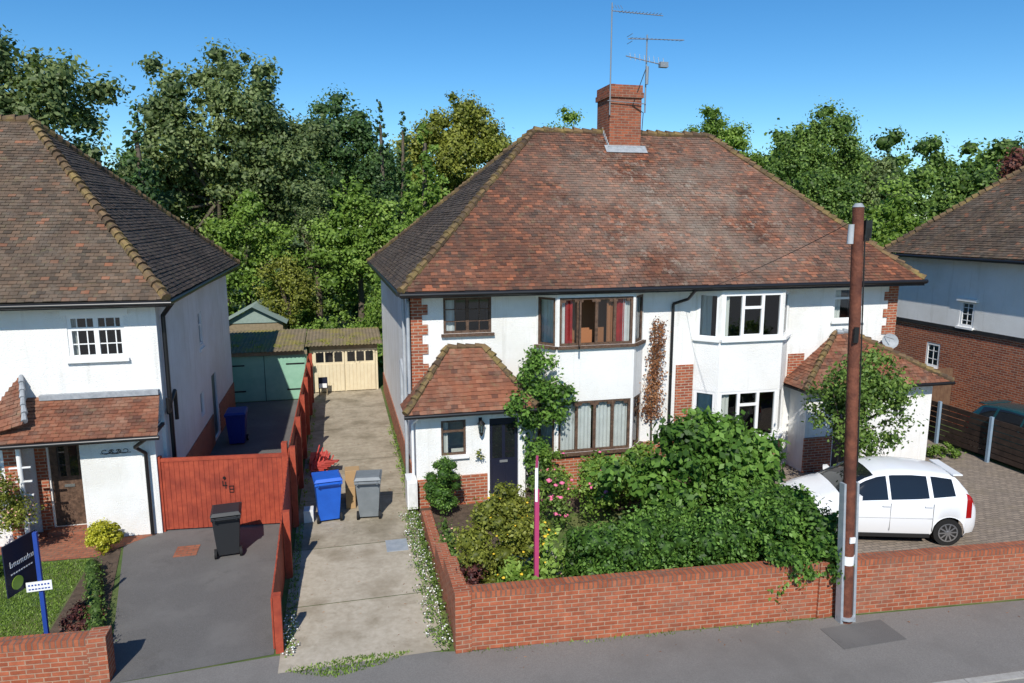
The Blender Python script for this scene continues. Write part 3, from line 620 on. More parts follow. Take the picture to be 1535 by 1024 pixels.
tiles(pr,(-7.35,15.95,2.45),(-6.35,15.9,2.75),[(-6.65,ly-.02,3.55),(-6.75,ly-.02,3.55)],TILEP,seed=14)
hip(pr,(-6.35,15.95,2.78),(-6.68,ly-.02,3.55),LEAD,.06,.2)
F,_=frame((-6.35,ly-.02),(-4.0,ly-.02));pr.obox(F,0,2.35,.12,0,3.03,3.14,LEAD)
pr.cyl((-7.4,15.76,2.33),(-3.82,15.76,2.33),.05,.05,BLACK,8);pr.path([(-4.1,15.78,2.3),(-4.35,15.95,2.1),(-4.2,16.13,1.9),(-4.2,16.13,.05)],.04,BLACK)
for k,(sx,sg) in enumerate(((-5.0,1),(-4.62,-1),(-4.86,1),(-4.76,-1))):
    pts=[]
    for i in range(14):
        t=i*.5;rr=.015+.008*i;pts.append((sx+sg*rr*math.cos(t),16.19,1.98+rr*math.sin(t)*.7))
    pr.path(pts,.007,BLACK,4)
pr.path([(-5.1,16.19,1.93),(-4.5,16.19,1.93)],.007,BLACK,4)
pr.done()
w=B("ground_bay_window",LH);F=wall(w,(-9,16.3),(-6.9,16.3),0,2.3,WHITE,[(.5,2.05,.9,2.2)]);window(w,F,.5,2.05,.9,2.2,3,[.7],WHITEP,-.03,.07,curt=[(0,1,CURT)],bars=(6,4));wall(w,(-6.9,16.3),(-6.9,ly),0,2.3,BRICK);w.box(-6.95,-6.7,16.28,16.3,0,2.2,BRICK);w.done()
# ------------------------------------------------------------ right neighbour
RH=empty("brick_house");nx=20.2
w=B("walls",RH)
Fn=wall(w,(nx,22.4),(nx,8),3.3,5.62,WHITE,[(3.0,3.55,3.35,4.2)],.12)
wall(w,(nx,22.4),(nx,8),0,3.18,BRICK,[(1.75,2.35,1.75,2.6)],.12)
wall(w,(nx+12,22.4),(nx,22.4),0,5.62,BRICK);wall(w,(nx,8),(nx+12,8),0,5.62,BRICK)
w.obox(Fn,-.05,14.4,.06,-.02,3.18,3.3,SOFFIT);w.obox(Fn,-.02,14.4,.03,-.02,3.12,3.18,BRICK)
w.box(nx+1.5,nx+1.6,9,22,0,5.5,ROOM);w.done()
wb=B("windows",RH);window(wb,Fn,3.0,3.55,3.35,4.2,1,[],WHITEP,-.01,.08,bars=(2,4),sill=WHITEP);wb.obox(Fn,2.9,3.65,.1,0,4.2,4.3,WHITEP)
window(wb,Fn,1.75,2.35,1.75,2.6,1,[],WHITEP,-.01,.08,bars=(2,3),sill=WHITEP);wb.done()
na=(nx-.4,22.8,5.68);nb=(nx-.4,5,5.68);nt0=(nx+4.4,18.0,10.4);nt1=(nx+4.4,9,10.4)
r=B("roof",RH);tiles(r,na,nb,[nt1,nt0],TILEL,seed=15);r.quad([(nx+12,22.8,5.68),na,nt0,(nx+8,18,10.4)],TILEL);hip(r,na,nt0,HIP,.12)
r.box(nx-.42,nx+.05,5,22.8,5.56,5.6,SOFFIT);r.cyl((nx-.47,5,5.6),(nx-.47,22.9,5.6),.055,.055,BLACK,8);r.cyl((nx-.06,14.9,0),(nx-.06,14.9,5.6),.04,.04,BLACK,8);r.done()
# ------------------------------------------------------------ front walls
def bwall(name,pts,h,t=.22):
    b=B(name)
    for pa,pc in zip(pts[:-1],pts[1:]):
        F,L=frame(pa,pc);b.obox(F,0,L,0,-t,0,h-.11,BRICKW);b.obox(F,-.004,L+.004,.012,-t-.012,h-.108,h,COPE)
    return b
b=bwall("brick_garden_wall",[(1.66,10.32),(7.96,9.83),(12.2,9.47),(22,8.6)],1.02)
for px,py_ in ((1.72,10.3),(8.0,9.82)):b.box(px-.14,px+.12,py_-.025,py_+.26,0,1.03,BRICKW)
F,L=frame((1.62,15.4),(1.62,10.5));b.obox(F,0,L,0,-.22,0,.30,BRICKW);b.obox(F,2.4,L,0.003,-.223,.3,.62,BRICKW);b.obox(F,3.6,L,0.006,-.226,.62,.92,BRICKW)
b.done()
b=bwall("brick_boundary_wall",[(-16,12.0),(-3.62,10.85)],.72);b.box(-3.85,-3.58,10.8,11.1,0,.76,BRICKW);b.done()
# ------------------------------------------------------------ red fence + gate
b=B("red_timber_fence");y=11.05
while y<27.4:
    h=.92+(1.78-.92)*min(1,max(0,(y-11.05)/4.9))**1.3 if y<15.95 else 1.8
    b.box(-1.262,-1.238,y,y+.112,.04,h+random.uniform(-.012,.012),REDW);y+=.12
for y in (11.02,13.5,15.9,18.3,20.7,23.1,25.5,27.3):
    h=1.0+(1.9-1.0)*min(1,max(0,(y-11.05)/4.9))**1.3;b.box(-1.22,-1.10,y-.06,y+.06,0,h,REDW)
b.box(-1.236,-1.2,16,27.3,.3,.38,REDW);b.box(-1.236,-1.2,16,27.3,1.4,1.48,REDW)
b.done()
b=B("red_timber_gate");F,L=frame((-4.0,16.3),(-1.34,16.05));u=0
while u<L-.05:
    b.obox(F,u,u+.098,random.uniform(-.003,.003),-.025,.05,1.66+random.uniform(-.005,.005),REDW);u+=.104
b.obox(F,-.06,.04,.03,-.1,0,1.74,REDW);b.obox(F,L-.06,L+.06,.04,-.1,0,1.95,REDW);b.obox(F,.04,L-.06,.015,-.04,1.62,1.70,REDW)
b.obox(F,.05,L-.1,-.027,-.07,.3,.42,REDW)
for q in ((1.30,1.32,1.0,1.12),(1.30,1.40,1.0,1.02),(1.36,1.38,.94,1.10),(1.44,1.455,.84,1.0),(1.44,1.54,.84,.855),(1.44,1.54,.91,.925),(1.44,1.54,.985,1.0),(1.525,1.54,.84,1.0)):b.obox(F,q[0],q[1],.012,0,q[2],q[3],BLACK)
b.cyl(F(1.35,.02,1.2),F(1.35,.04,1.2),.03,.03,BLACK,8)
b.done()
# ------------------------------------------------------------ bins
def bin_(name,x,y,rot,body,lid,sc_=1.0):
    b=B(name);h=.93*sc_
    lo=.21*sc_;hi=.275*sc_;dl=.24*sc_;dh=.32*sc_
    b.hexa([(-lo,-dl,.05),(lo,-dl,.05),(lo,dl*.8,.05),(-lo,dl*.8,.05),(-hi,-dh,h),(hi,-dh,h),(hi,dh,h),(-hi,dh,h)],body)
    b.box(-hi-.015,hi+.015,-dh-.02,dh+.015,h-.06,h+.005,body)
    for s_ in (-1,1):b.hexa([(s_*.12-.012,-dl-.018,.12),(s_*.12+.012,-dl-.018,.12),(s_*.12+.012,-dl+.02,.12),(s_*.12-.012,-dl+.02,.12),(s_*.15-.012,-dh+.0,h-.1),(s_*.15+.012,-dh+.0,h-.1),(s_*.15+.012,-dh+.05,h-.1),(s_*.15-.012,-dh+.05,h-.1)],body)
    b.hexa([(-hi-.03,-dh-.05,h+.008),(hi+.03,-dh-.05,h+.008),(hi+.03,dh+.03,h+.03),(-hi-.03,dh+.03,h+.03),(-hi+.02,-dh+.02,h+.06),(hi-.02,-dh+.02,h+.06),(hi-.02,dh-.02,h+.10),(-hi+.02,dh-.02,h+.10)],lid)
    b.box(-hi-.02,hi+.02,-dh-.075,-dh-.045,h-.005,h+.03,lid)
    b.cyl((-hi+.02,dh+.1,h+.0),(hi-.02,dh+.1,h+.0),.018,.018,lid,8)
    for s_ in (-1,1):b.box(s_*(hi-.06)-.015,s_*(hi-.06)+.015,dh,dh+.11,h-.04,h+.01,body)
    for s_ in (-1,1):
        b.cyl((s_*(lo+.01),dl*.8,.1),(s_*(lo+.06),dl*.8,.1),.1,.1,RUBBER,16);b.cyl((s_*(lo+.06),dl*.8,.1),(s_*(lo+.065),dl*.8,.1),.05,.05,GALV,12)
    return b.done(.012,True,(x,y,.01),rot)
bin_("wheelie_bin",-.45,16.15,.12+3.14,BINB,BINB,1.06);bin_("wheelie_bin",.48,16.1,-.1+3.14,BING,BING,1.02);bin_("wheelie_bin",-2.45,14.85,.1+3.14,BINK,BINK,.98);bin_("wheelie_bin",-3.25,22.7,0,BINB2,BINB2,1.05)
b=B("cardboard_boxes");b.box(-.05,.18,16.6,17.0,0.01,.55,CARDB);b.box(-.05,.3,17.05,17.4,0.01,.8,CARDB);b.box(-1.0,-.78,16.0,16.3,.01,.3,OLDWHITE);b.done(.01)
b=B("folded_red_garden_chairs")
for k in range(5):
    x=-.95+k*.09;t=random.uniform(-.1,.1)
    b.path([(x,19.0+t,.02),(x+.25,19.5,.75-.08*k)],.018,REDF,6);b.path([(x,20.0+t,.02),(x+.2,19.2,.65-.06*k)],.018,REDF,6)
    b.hexa([(x,19.0,.2+.05*k),(x+.35,19.05,.16+.05*k),(x+.4,19.5,.26),(x+.05,19.45,.3),(x,19.0,.23+.05*k),(x+.35,19.05,.19+.05*k),(x+.4,19.5,.29),(x+.05,19.45,.33)],REDF)
b.box(-1.0,-.5,19.6,20.6,.02,.2,REDF);b.done()
b=B("drain_cover");b.box(.75,1.2,14.1,14.65,.009,.02,STEEL);b.done()
b=B("drain_cover");b.box(-3.55,-3.1,14.9,15.4,.011,.018,PATHB);b.done()
b=B("manhole_cover");b.box(7.7,8.9,8.9,9.5,.007,.014,ASPH);b.done()
# ------------------------------------------------------------ garages, shed
GA=empty("garage")
b=B("walls",GA);b.box(-1.25,1.4,28.9,31,0,1.82,CREAM);b.done()
b=B("doors",GA)
for k in range(2):
    x=-1.1+k*1.22;b.box(x,x+1.18,28.84,28.895,.03,1.74,CREAM)
    for j in range(3):b.box(x+.08+j*.36,x+.38+j*.36,28.825,28.84,1.25,1.64,CARG)
    for j in range(8):b.box(x+.02+j*.145,x+.137+j*.145,28.815,28.84,.05,1.15,CREAM)
b.box(-1.25,1.4,28.8,28.9,1.75,1.92,TIMB);b.done()
b=B("roof",GA)
def corr(b,x0,x1,y0,y1,z0,z1,n):
    for i in range(n):
        xa=x0+(x1-x0)*i/n;xb=x0+(x1-x0)*(i+1)/n;xm=(xa+xb)/2
        for (p,q,ha,hb) in ((xa,xm,0,.04),(xm,xb,.04,0)):b.quad([(p,y0,z0+ha),(q,y0,z0+hb),(q,y1,z1+hb),(p,y1,z1+ha)],CORR)
corr(b,-1.4,1.6,28.5,31.4,1.95,2.2,22);b.done()
GB=empty("garage")
b=B("walls",GB);b.box(-4.4,-1.35,28.0,31,0,1.85,GREEN);b.done()
b=B("doors",GB)
b.box(-4.3,-2.9,27.95,27.995,.03,1.76,GREEN);b.box(-2.88,-1.4,27.95,27.995,.03,1.76,GREEN);b.box(-2.9,-2.88,27.94,27.99,0,1.8,CABLE)
for z in (.4,1.4):
    b.box(-4.28,-3.6,27.93,27.95,z,z+.05,BLACK);b.box(-2.1,-1.42,27.93,27.95,z,z+.05,BLACK)
b.done()
b=B("roof",GB);b.box(-4.5,-1.3,27.8,27.95,1.8,1.94,TIMB);corr(b,-4.9,-1.42,27.6,31.4,1.96,2.24,24);b.done()
foliage("roof_moss",[((-4.7+i*.26,28.6+1.2*math.sin(i*1.9)+.8,2.1),(.2,.3,.05),.6) for i in range(24)],.06,160,L_OLIVE,core=0,seed=90)
b=B("for_sale_placard");b.box(-.95,-.6,28.3,28.33,.3,.75,SIGNN);b.box(-.92,-.63,28.285,28.3,.33,.5,WHITEP);b.box(-.94,-.9,28.31,28.6,0,.3,TIMB);b.box(-.65,-.61,28.31,28.6,0,.3,TIMB);b.done()
S=B("garden_shed");S.box(-5.45,-2.75,36,39,0,1.95,TIMB)
S.quad([(-5.65,35.7,1.9),(-4.1,35.7,2.75),(-4.1,39.3,2.75),(-5.65,39.3,1.9)],SHED);S.quad([(-4.1,35.7,2.75),(-2.55,35.7,1.9),(-2.55,39.3,1.9),(-4.1,39.3,2.75)],SHED);S.quad([(-5.45,35.95,1.95),(-2.75,35.95,1.95),(-4.1,35.95,2.7)],SHED)
S.done()
# ------------------------------------------------------------ pole
P=B("telegraph_pole");f0=Vector((8.29,9.62,0));tp=Vector((7.88,9.62,7.05));n=8
for i in range(n):
    a_=f0.lerp(tp,i/n);c_=f0.lerp(tp,(i+1)/n);P.cyl(a_,c_,.108-.003*i,.108-.003*(i+1),POLEW,14,i==n-1)
for sx in (-.125,.125):
    a_=f0+Vector((sx,0,0));c_=f0.lerp(tp,.36)+Vector((sx,0,0));P.hexa([a_+Vector((-.025,-.07,0)),a_+Vector((.025,-.07,0)),a_+Vector((.025,.07,0)),a_+Vector((-.025,.07,0)),c_+Vector((-.02,-.06,0)),c_+Vector((.02,-.06,0)),c_+Vector((.02,.06,0)),c_+Vector((-.02,.06,0))],STEEL)
q=f0.lerp(tp,.014);P.cyl(q-Vector((0,0,.025)),q+Vector((0,0,.025)),.155,.155,STEEL,12)
q=f0.lerp(tp,.165);P.cyl(q-Vector((0,0,.08)),q+Vector((0,0,.08)),.110,.110,WHITEP,14)
q=f0.lerp(tp,.22);P.box(q.x-.05,q.x+.05,q.y-.125,q.y-.1,q.z-.05,q.z+.05,WHITEP)
q=f0.lerp(tp,.94);P.cyl(q+Vector((-.14,-.02,-.14)),q+Vector((-.14,-.02,.16)),.05,.045,GREYP,10);P.box(q.x+.1,q.x+.22,q.y-.05,q.y+.06,q.z-.05,q.z+.22,BLACK);P.cyl(q+Vector((.16,0,-.1)),q+Vector((.16,0,.1)),.05,.07,BLACK,10)
P.cyl(tp,tp+Vector((0,0,.06)),.09,.05,LEAD,12)
P.path([q+Vector((.08,-.07,.0)),f0.lerp(tp,.4)+Vector((.1,-.05,0))],.012,CABLE,5)
P.box(q.x+.0,q.x+.08,q.y-.12,q.y-.09,q.z-1.7,q.z-1.45,BLACK)
P.done()
def cable(name,a,c,sag):
    b=B(name);a=Vector(a);c=Vector(c);pts=[]
    for i in range(15):
        t=i/14;p=a.lerp(c,t);p.z-=sag*4*t*(1-t);pts.append(p)
    b.path(pts,.006,CABLE,4);b.done()
cable("telephone_cable",(7.9,9.7,6.85),(8.7,16.5,5.0),.1)
# ------------------------------------------------------------ signs
b=B("estate_agent_board");b.box(2.98,3.05,10.62,10.69,0,2.5,PINK)
F,_=frame((3.0,10.62),(3.19,11.25));b.obox(F,0,.62,.02,-.02,1.95,2.88,PINK);b.obox(F,.05,.57,.025,.021,2.4,2.8,WHITEP);b.obox(F,.05,.57,-.021,-.025,2.4,2.8,WHITEP);b.obox(F,-.008,-.001,.02,-.02,2.3,2.88,WHITEP);b.done()
b=B("estate_agent_board");b.box(-4.9,-4.84,12.1,12.16,0,1.95,SIGNB)
F,_=frame((-5.15,11.85),(-4.93,12.45));b.obox(F,-.1,.56,0,-.02,1.05,1.9,SIGNN)
hs_=[.10,.06,.06,.06,.06,.09,.06]
for ch in range(7):
    u=ch*.07;hh=hs_[ch]
    b.obox(F,u,u+.012,.004,0,1.5,1.5+hh,WHITEP);b.obox(F,u+.036,u+.048,.004,0,1.5,1.56,WHITEP);b.obox(F,u+.012,u+.036,.004,0,1.545 if ch%2 else 1.5,1.56 if ch%2 else 1.515,WHITEP)
for ch in range(9):b.obox(F,.0+ch*.05,.03+ch*.05,.004,0,1.38,1.40,WHITEP)
b.cyl(F(.1,.003,1.22),F(.1,.008,1.22),.11,.11,LIME,20)
F2,_=frame((-5.05,12.05),(-4.7,12.07));b.obox(F2,0,.36,0,-.015,.98,1.14,WHITEP)
for ch in range(7):b.obox(F2,.03+ch*.045,.055+ch*.045,.004,0,1.075,1.10,SIGNB);b.obox(F2,.03+ch*.045,.06+ch*.045,.004,0,1.01,1.03,SIGNB)
b.done()
# ------------------------------------------------------------ car
def interp(x,pts):
    xs=[p[0] for p in pts];ys=[p[1] for p in pts];return float(np.interp(x,xs,ys))
def car(name,loc,rot,paint):
    root=empty(name);root.location=loc;root.rotation_euler[2]=rot
    TOP=[(0,.56),(.04,.66),(.15,.76),(.45,.88),(.8,.985),(.95,1.03),(1.25,1.22),(1.55,1.39),(1.8,1.475),(2.1,1.52),(2.5,1.53),(3.0,1.50),(3.35,1.45),(3.5,1.40),(3.62,1.25),(3.74,1.04),(3.8,.92),(3.87,.80),(3.9,.66)]
    BELT=[(0,.50),(.15,.70),(.5,.80),(.95,.93),(1.6,.97),(2.6,1.02),(3.4,1.10),(3.9,1.1)]
    WM=[(0,.60),(.06,.70),(.2,.79),(.5,.835),(1.2,.85),(2.8,.85),(3.4,.83),(3.7,.79),(3.84,.72),(3.9,.62)]
    WR=[(0,.5),(.9,.70),(1.3,.64),(1.8,.585),(2.8,.58),(3.4,.56),(3.7,.62),(3.9,.5)]
    wheels=(.75,3.25);R=.345
    def zb(x):
        z=.20 if .25<x<3.65 else .20+.06
        for wx in wheels:
            d=abs(x-wx)
            if d<R:z=max(z,.30+math.sqrt(R*R-d*d)*1.0)
        return z
    xs=sorted(set([round(i*.06,3) for i in range(66)]+[.75-R,.75+R,3.25-R,3.25+R,3.9,.01,.03,.1,3.87,3.89]))
    rows=[]
    for x in xs:
        t=interp(x,TOP);bl=min(interp(x,BELT),t-.03);wm=interp(x,WM);wr=interp(x,WR);z0=zb(x)
        if t-bl<.1:wr=wm-.1
        sec=[(wm-.05 if z0<.3 else wm+.012,z0),(wm+.005,max(z0+.02,.42)),(wm+.012,max(z0+.03,.62)),(wm-.005,max(z0+.04,bl-.08)),(wm-.035,max(z0+.05,bl))]
        th=max(.0,t-.07-bl)
        for k in (1,2,3,4):
            f=k/4;sec.append((wm-.05+(wr-wm+.05)*f**1.15,bl+.01+th*f))
        sec.append((wr-.05,max(t-.02,bl+.02)));sec.append((wr*.6,t+.005));sec.append((0,t+.022))
        rows.append([(x,y,z) for y,z in sec])
    b=B("body",root)
    nr=len(rows[0])
    for side in (1,-1):
        vs=[];fs=[[],[],[],[]]
        for rw in rows:
            for (x,y,z) in rw:vs.append((x,y*side,z))
        for i in range(len(rows)-1):
            for j in range(nr-1):
                f=(i*nr+j,(i+1)*nr+j,(i+1)*nr+j+1,i*nr+j+1)
                if side==1:f=f[::-1]
                xm=(xs[i]+xs[i+1])/2;zm=sum(vs[k][2] for k in f)/4
                tt=interp(xm,TOP);k=0
                if 4<=j<=7:
                    if tt-interp(xm,BELT)>.17 and (1.15<xm<1.98 or 2.05<xm<2.84 or 2.92<xm<3.36) :k=1
                if j>=9 and 1.0<xm<1.76:k=1
                if j>=9 and 3.48<xm<3.72:k=1
                if 3.58<xm<3.80 and 2<=j<=4 and zm>.78:k=2
                if .08<xm<.55 and j==3:k=3
                fs[k].append(f)
        for k,mt in enumerate((paint,CARG,REDL,HEADL)):b.add(vs,fs[k],mt,True)
    fr=rows[0];b.quad([(x,y,z) for x,y,z in fr]+[(x,-y,z) for x,y,z in fr[::-1]],paint)
    rr=rows[-1];b.quad([(x,y,z) for x,y,z in rr]+[(x,-y,z) for x,y,z in rr[::-1]],paint)
    ob=b.done()
    import bmesh
    bm=bmesh.new();bm.from_mesh(ob.data);bmesh.ops.remove_doubles(bm,verts=bm.verts,dist=.0005);bmesh.ops.recalc_face_normals(bm,faces=bm.faces);bm.to_mesh(ob.data);bm.free()
    b=B("details",root)
    b.box(.3,3.6,-.72,.72,.18,.30,TRIM);b.box(1.1,2.9,-.6,.6,.3,.45,TRIM)
    for wx in wheels:b.box(wx-R+.01,wx+R-.01,-.60,.60,.28,.66,TRIM)
    for s_ in (1,-1):
        b.box(1.12,2.88,s_*.80 if s_>0 else -.84,.84 if s_>0 else -.80,.17,.25,TRIM)
        for x in (1.22,2.02,2.9):b.box(x,x+.008,s_*.857-.006,s_*.857+.006,.32,.93,TRIM)
        for x in (1.85,2.72):b.box(x,x+.16,s_*.865-.012,s_*.865+.012,.86,.89,paint)
        b.box(1.1,2.9,s_*.858-.004,s_*.858+.004,.60,.612,TRIM)
        b.hexa([(1.22,s_*.84,1.0),(1.36,s_*.84,1.0),(1.36,s_*1.0,1.0),(1.26,s_*1.0,1.0),(1.2,s_*.84,1.12),(1.36,s_*.84,1.12),(1.36,s_*1.0,1.13),(1.26,s_*1.0,1.12)],paint)
    b.box(-.01,.02,-.45,.45,.3,.42,TRIM);b.box(-.012,.02,-.26,.26,.46,.56,WHITEP);b.box(3.885,3.91,-.26,.26,.62,.73,WHITEP)
    b.box(3.42,3.62,-.5,.5,1.44,1.47,paint)
    b.done(.008)
    b=B("wheels",root)
    for wx in wheels:
        for s_ in (1,-1):
            ya,yb=(s_*.63,s_*.83);b.cyl((wx,ya,.295),(wx,yb,.295),.295,.295,RUBBER,28);b.cyl((wx,yb,.295),(wx,yb+s_*.004,.295),.20,.20,TRIM,24)
            n=24;vs=[]
            for i in range(n):
                t=2*math.pi*i/n;vs.append((wx+.205*math.cos(t),yb+s_*.012,.295+.205*math.sin(t)));vs.append((wx+.178*math.cos(t),yb+s_*.012,.295+.178*math.sin(t)))
            b.add(vs,[(2*i,2*((i+1)%n),2*((i+1)%n)+1,2*i+1) for i in range(n)],ALLOY)
            for i in range(10):
                t=2*math.pi*i/10+.1;c_=(math.cos(t),math.sin(t));px=(-c_[1]*.016,c_[0]*.016)
                b.add([(wx+c_[0]*.03+px[0],yb+s_*.014,.295+c_[1]*.03+px[1]),(wx+c_[0]*.19+px[0],yb+s_*.014,.295+c_[1]*.19+px[1]),(wx+c_[0]*.19-px[0],yb+s_*.014,.295+c_[1]*.19-px[1]),(wx+c_[0]*.03-px[0],yb+s_*.014,.295+c_[1]*.03-px[1])],[(0,1,2,3)],ALLOY)
            b.cyl((wx,yb,.295),(wx,yb+s_*.02,.295),.045,.04,ALLOY,12)
    b.done()
ang=math.atan2(-.77,2.48)
fx,fy=9.97-.75*math.cos(ang),12.35-.75*math.sin(ang)
car("parked_car",(fx-.8*math.sin(ang),fy+.8*math.cos(ang),.012),ang,CARW)
car("parked_car",(19.05,13.2,.0),math.radians(90),CART)
# ------------------------------------------------------------ right fences
b=B("slatted_fence")
for i in range(7):b.box(17.9,17.93,9.5,18.2,.15+i*.165,.29+i*.165,SLAT)
for y in (10.3,12.1,13.9,15.7,17.5):b.box(17.8,17.88,y-.04,y+.04,0,1.35,POSTB)
b.done()
b=B("timber_panel_fence");y=18.3
while y<22:b.box(18.0,18.03,y,y+.14,0,1.95,FENCEB);y+=.145
x=18.0
while x<20.1:b.box(x,x+.14,19.4,19.43,0,1.9,FENCEB);x+=.145
b.done()
# ------------------------------------------------------------ garden plants
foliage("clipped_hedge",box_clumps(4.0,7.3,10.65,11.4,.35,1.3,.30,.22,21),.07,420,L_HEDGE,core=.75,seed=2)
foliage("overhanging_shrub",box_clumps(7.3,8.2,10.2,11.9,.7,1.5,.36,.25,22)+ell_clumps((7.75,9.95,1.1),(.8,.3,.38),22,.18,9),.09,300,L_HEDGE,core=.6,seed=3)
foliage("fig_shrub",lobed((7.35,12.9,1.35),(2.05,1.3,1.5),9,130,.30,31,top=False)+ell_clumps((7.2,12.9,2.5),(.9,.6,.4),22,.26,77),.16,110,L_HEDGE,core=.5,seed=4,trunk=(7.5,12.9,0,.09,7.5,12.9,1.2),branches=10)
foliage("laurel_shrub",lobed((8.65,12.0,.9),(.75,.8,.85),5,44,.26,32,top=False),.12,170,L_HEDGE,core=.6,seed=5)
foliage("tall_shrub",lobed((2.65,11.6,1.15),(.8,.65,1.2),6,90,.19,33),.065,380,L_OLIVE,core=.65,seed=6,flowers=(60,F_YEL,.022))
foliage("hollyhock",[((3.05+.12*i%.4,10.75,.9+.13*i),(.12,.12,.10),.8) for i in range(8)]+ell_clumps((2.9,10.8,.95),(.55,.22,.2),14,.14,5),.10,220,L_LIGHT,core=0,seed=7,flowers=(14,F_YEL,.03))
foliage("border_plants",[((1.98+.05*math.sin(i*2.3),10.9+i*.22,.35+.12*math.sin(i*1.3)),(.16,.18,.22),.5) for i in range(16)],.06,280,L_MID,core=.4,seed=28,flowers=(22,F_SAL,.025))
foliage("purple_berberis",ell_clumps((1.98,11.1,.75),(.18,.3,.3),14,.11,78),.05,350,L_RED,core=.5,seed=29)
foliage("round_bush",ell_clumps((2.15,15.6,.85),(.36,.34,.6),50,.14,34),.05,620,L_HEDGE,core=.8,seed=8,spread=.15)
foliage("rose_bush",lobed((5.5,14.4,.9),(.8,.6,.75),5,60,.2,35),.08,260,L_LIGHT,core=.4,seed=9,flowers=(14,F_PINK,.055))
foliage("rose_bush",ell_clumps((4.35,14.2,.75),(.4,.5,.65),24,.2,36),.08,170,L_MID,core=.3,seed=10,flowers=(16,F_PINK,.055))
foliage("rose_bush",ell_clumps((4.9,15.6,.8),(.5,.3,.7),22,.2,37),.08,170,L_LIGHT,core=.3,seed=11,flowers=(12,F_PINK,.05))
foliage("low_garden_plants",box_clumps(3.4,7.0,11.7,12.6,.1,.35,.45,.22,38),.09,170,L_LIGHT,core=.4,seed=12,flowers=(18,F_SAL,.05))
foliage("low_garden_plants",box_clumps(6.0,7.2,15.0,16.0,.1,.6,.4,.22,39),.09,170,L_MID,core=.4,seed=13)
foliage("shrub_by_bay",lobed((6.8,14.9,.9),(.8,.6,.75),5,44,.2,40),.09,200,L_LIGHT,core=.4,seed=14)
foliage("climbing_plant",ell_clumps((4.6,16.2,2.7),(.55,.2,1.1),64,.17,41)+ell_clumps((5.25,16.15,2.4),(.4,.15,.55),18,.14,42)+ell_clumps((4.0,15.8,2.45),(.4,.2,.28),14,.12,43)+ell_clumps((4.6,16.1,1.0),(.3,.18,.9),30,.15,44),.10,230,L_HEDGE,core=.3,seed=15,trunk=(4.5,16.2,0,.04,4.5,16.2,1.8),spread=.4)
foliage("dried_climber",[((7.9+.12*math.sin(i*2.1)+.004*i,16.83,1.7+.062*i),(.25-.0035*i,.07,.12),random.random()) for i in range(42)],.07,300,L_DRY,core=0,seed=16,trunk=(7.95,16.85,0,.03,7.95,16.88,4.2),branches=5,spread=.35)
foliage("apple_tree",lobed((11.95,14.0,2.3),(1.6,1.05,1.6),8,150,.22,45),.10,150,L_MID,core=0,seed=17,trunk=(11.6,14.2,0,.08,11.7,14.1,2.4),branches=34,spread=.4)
foliage("daisies",[((1.42+.12*math.sin(i*1.7),10.5+i*.13,.1),(.13+.05*math.sin(i),.14,.13),.6) for i in range(42)],.045,300,L_MID,core=0,seed=18,flowers=(200,F_WHITE,.014))
foliage("daisies",[((-1.02+.06*math.sin(i*1.7),10.9+i*.15,.05),(.08,.1,.08),.7) for i in range(8)],.04,250,L_LIGHT,core=0,seed=19,flowers=(60,F_WHITE,.014))
foliage("hanging_basket",ell_clumps((3.15,16.08,1.28),(.1,.08,.14),9,.07,46),.04,500,L_OLIVE,core=.5,seed=20,flowers=(8,F_WHITE,.02))
foliage("golden_shrub",ell_clumps((-4.95,15.55,.38),(.3,.28,.28),44,.11,47),.045,800,L_YEL,core=.8,seed=21)
foliage("low_box_hedge",[((-3.95-.19*i*.5,11.5+i*.3,.16),(.15,.2,.18),.4) for i in range(11)],.045,520,L_MID,core=.8,seed=22)
foliage("heather_plants",ell_clumps((-4.5,12.6,.15),(.35,.5,.15),14,.13,48)+ell_clumps((-4.3,11.6,.15),(.3,.3,.15),8,.13,49),.05,300,L_RED,core=.5,seed=23)
foliage("cotoneaster_shrub",lobed((-6.9,15.6,1.0),(.75,.4,.85),5,60,.17,50),.06,260,L_OLIVE,core=.2,seed=24,flowers=(90,F_SAL,.02))
foliage("low_shrub",ell_clumps((-7.1,14.8,.3),(.5,.5,.3),22,.17,51),.06,300,L_HEDGE,core=.7,seed=25)
foliage("small_shrub",ell_clumps((16.9,16.3,.22),(.4,.3,.24),16,.13,52),.06,300,L_LIGHT,core=.7,seed=26)
foliage("path_weeds",[((1.45+.05*math.sin(i*3),17+i*.55,.08),(.08,.18,.1),.6) for i in range(12)]+[((-1.05,17+i*.8,.06),(.07,.2,.08),.6) for i in range(12)],.05,300,L_LIGHT,core=0,seed=27)
# ------------------------------------------------------------ background trees
def tree(name,x,y,h,rx,ry,mat,seed,leaf=.26,dens=28,n=130,rc=.8,low=.2,core=.55,nl=9):
    cz=h*(1+low)/2;rz=h*(1-low)/2
    return foliage(name,lobed((x,y,cz),(rx,ry,rz),nl,n,rc,seed),leaf,dens,mat,trunk=(x,y,0,h*.025,x,y,h*.6),core=core,seed=seed,branches=12,spread=.32)
def conifer(name,x,y,h,r,mat,seed,leaf=.24,dens=28):
    g=np.random.default_rng(seed);cl=[];z=.5
    while z<h:
        f=1-z/h;rr=r*f**.85*(1+.12*math.sin(z*3.1))+.03;k=max(2,int(rr*7))
        for i in range(k):
            t=g.random()*6.28;q=rr*g.uniform(.4,1.0);s_=.14+.26*rr*f+.08*f;cl.append(((x+q*math.cos(t),y+q*math.sin(t),z+g.normal()*.12-q*.15),(s_,s_,s_*1.1),g.uniform(.15,.85)))
        z+=.34
    return foliage(name,cl,leaf,dens,mat,trunk=(x,y,0,.2,x,y,h*.9),core=.6,seed=seed,spread=.3)
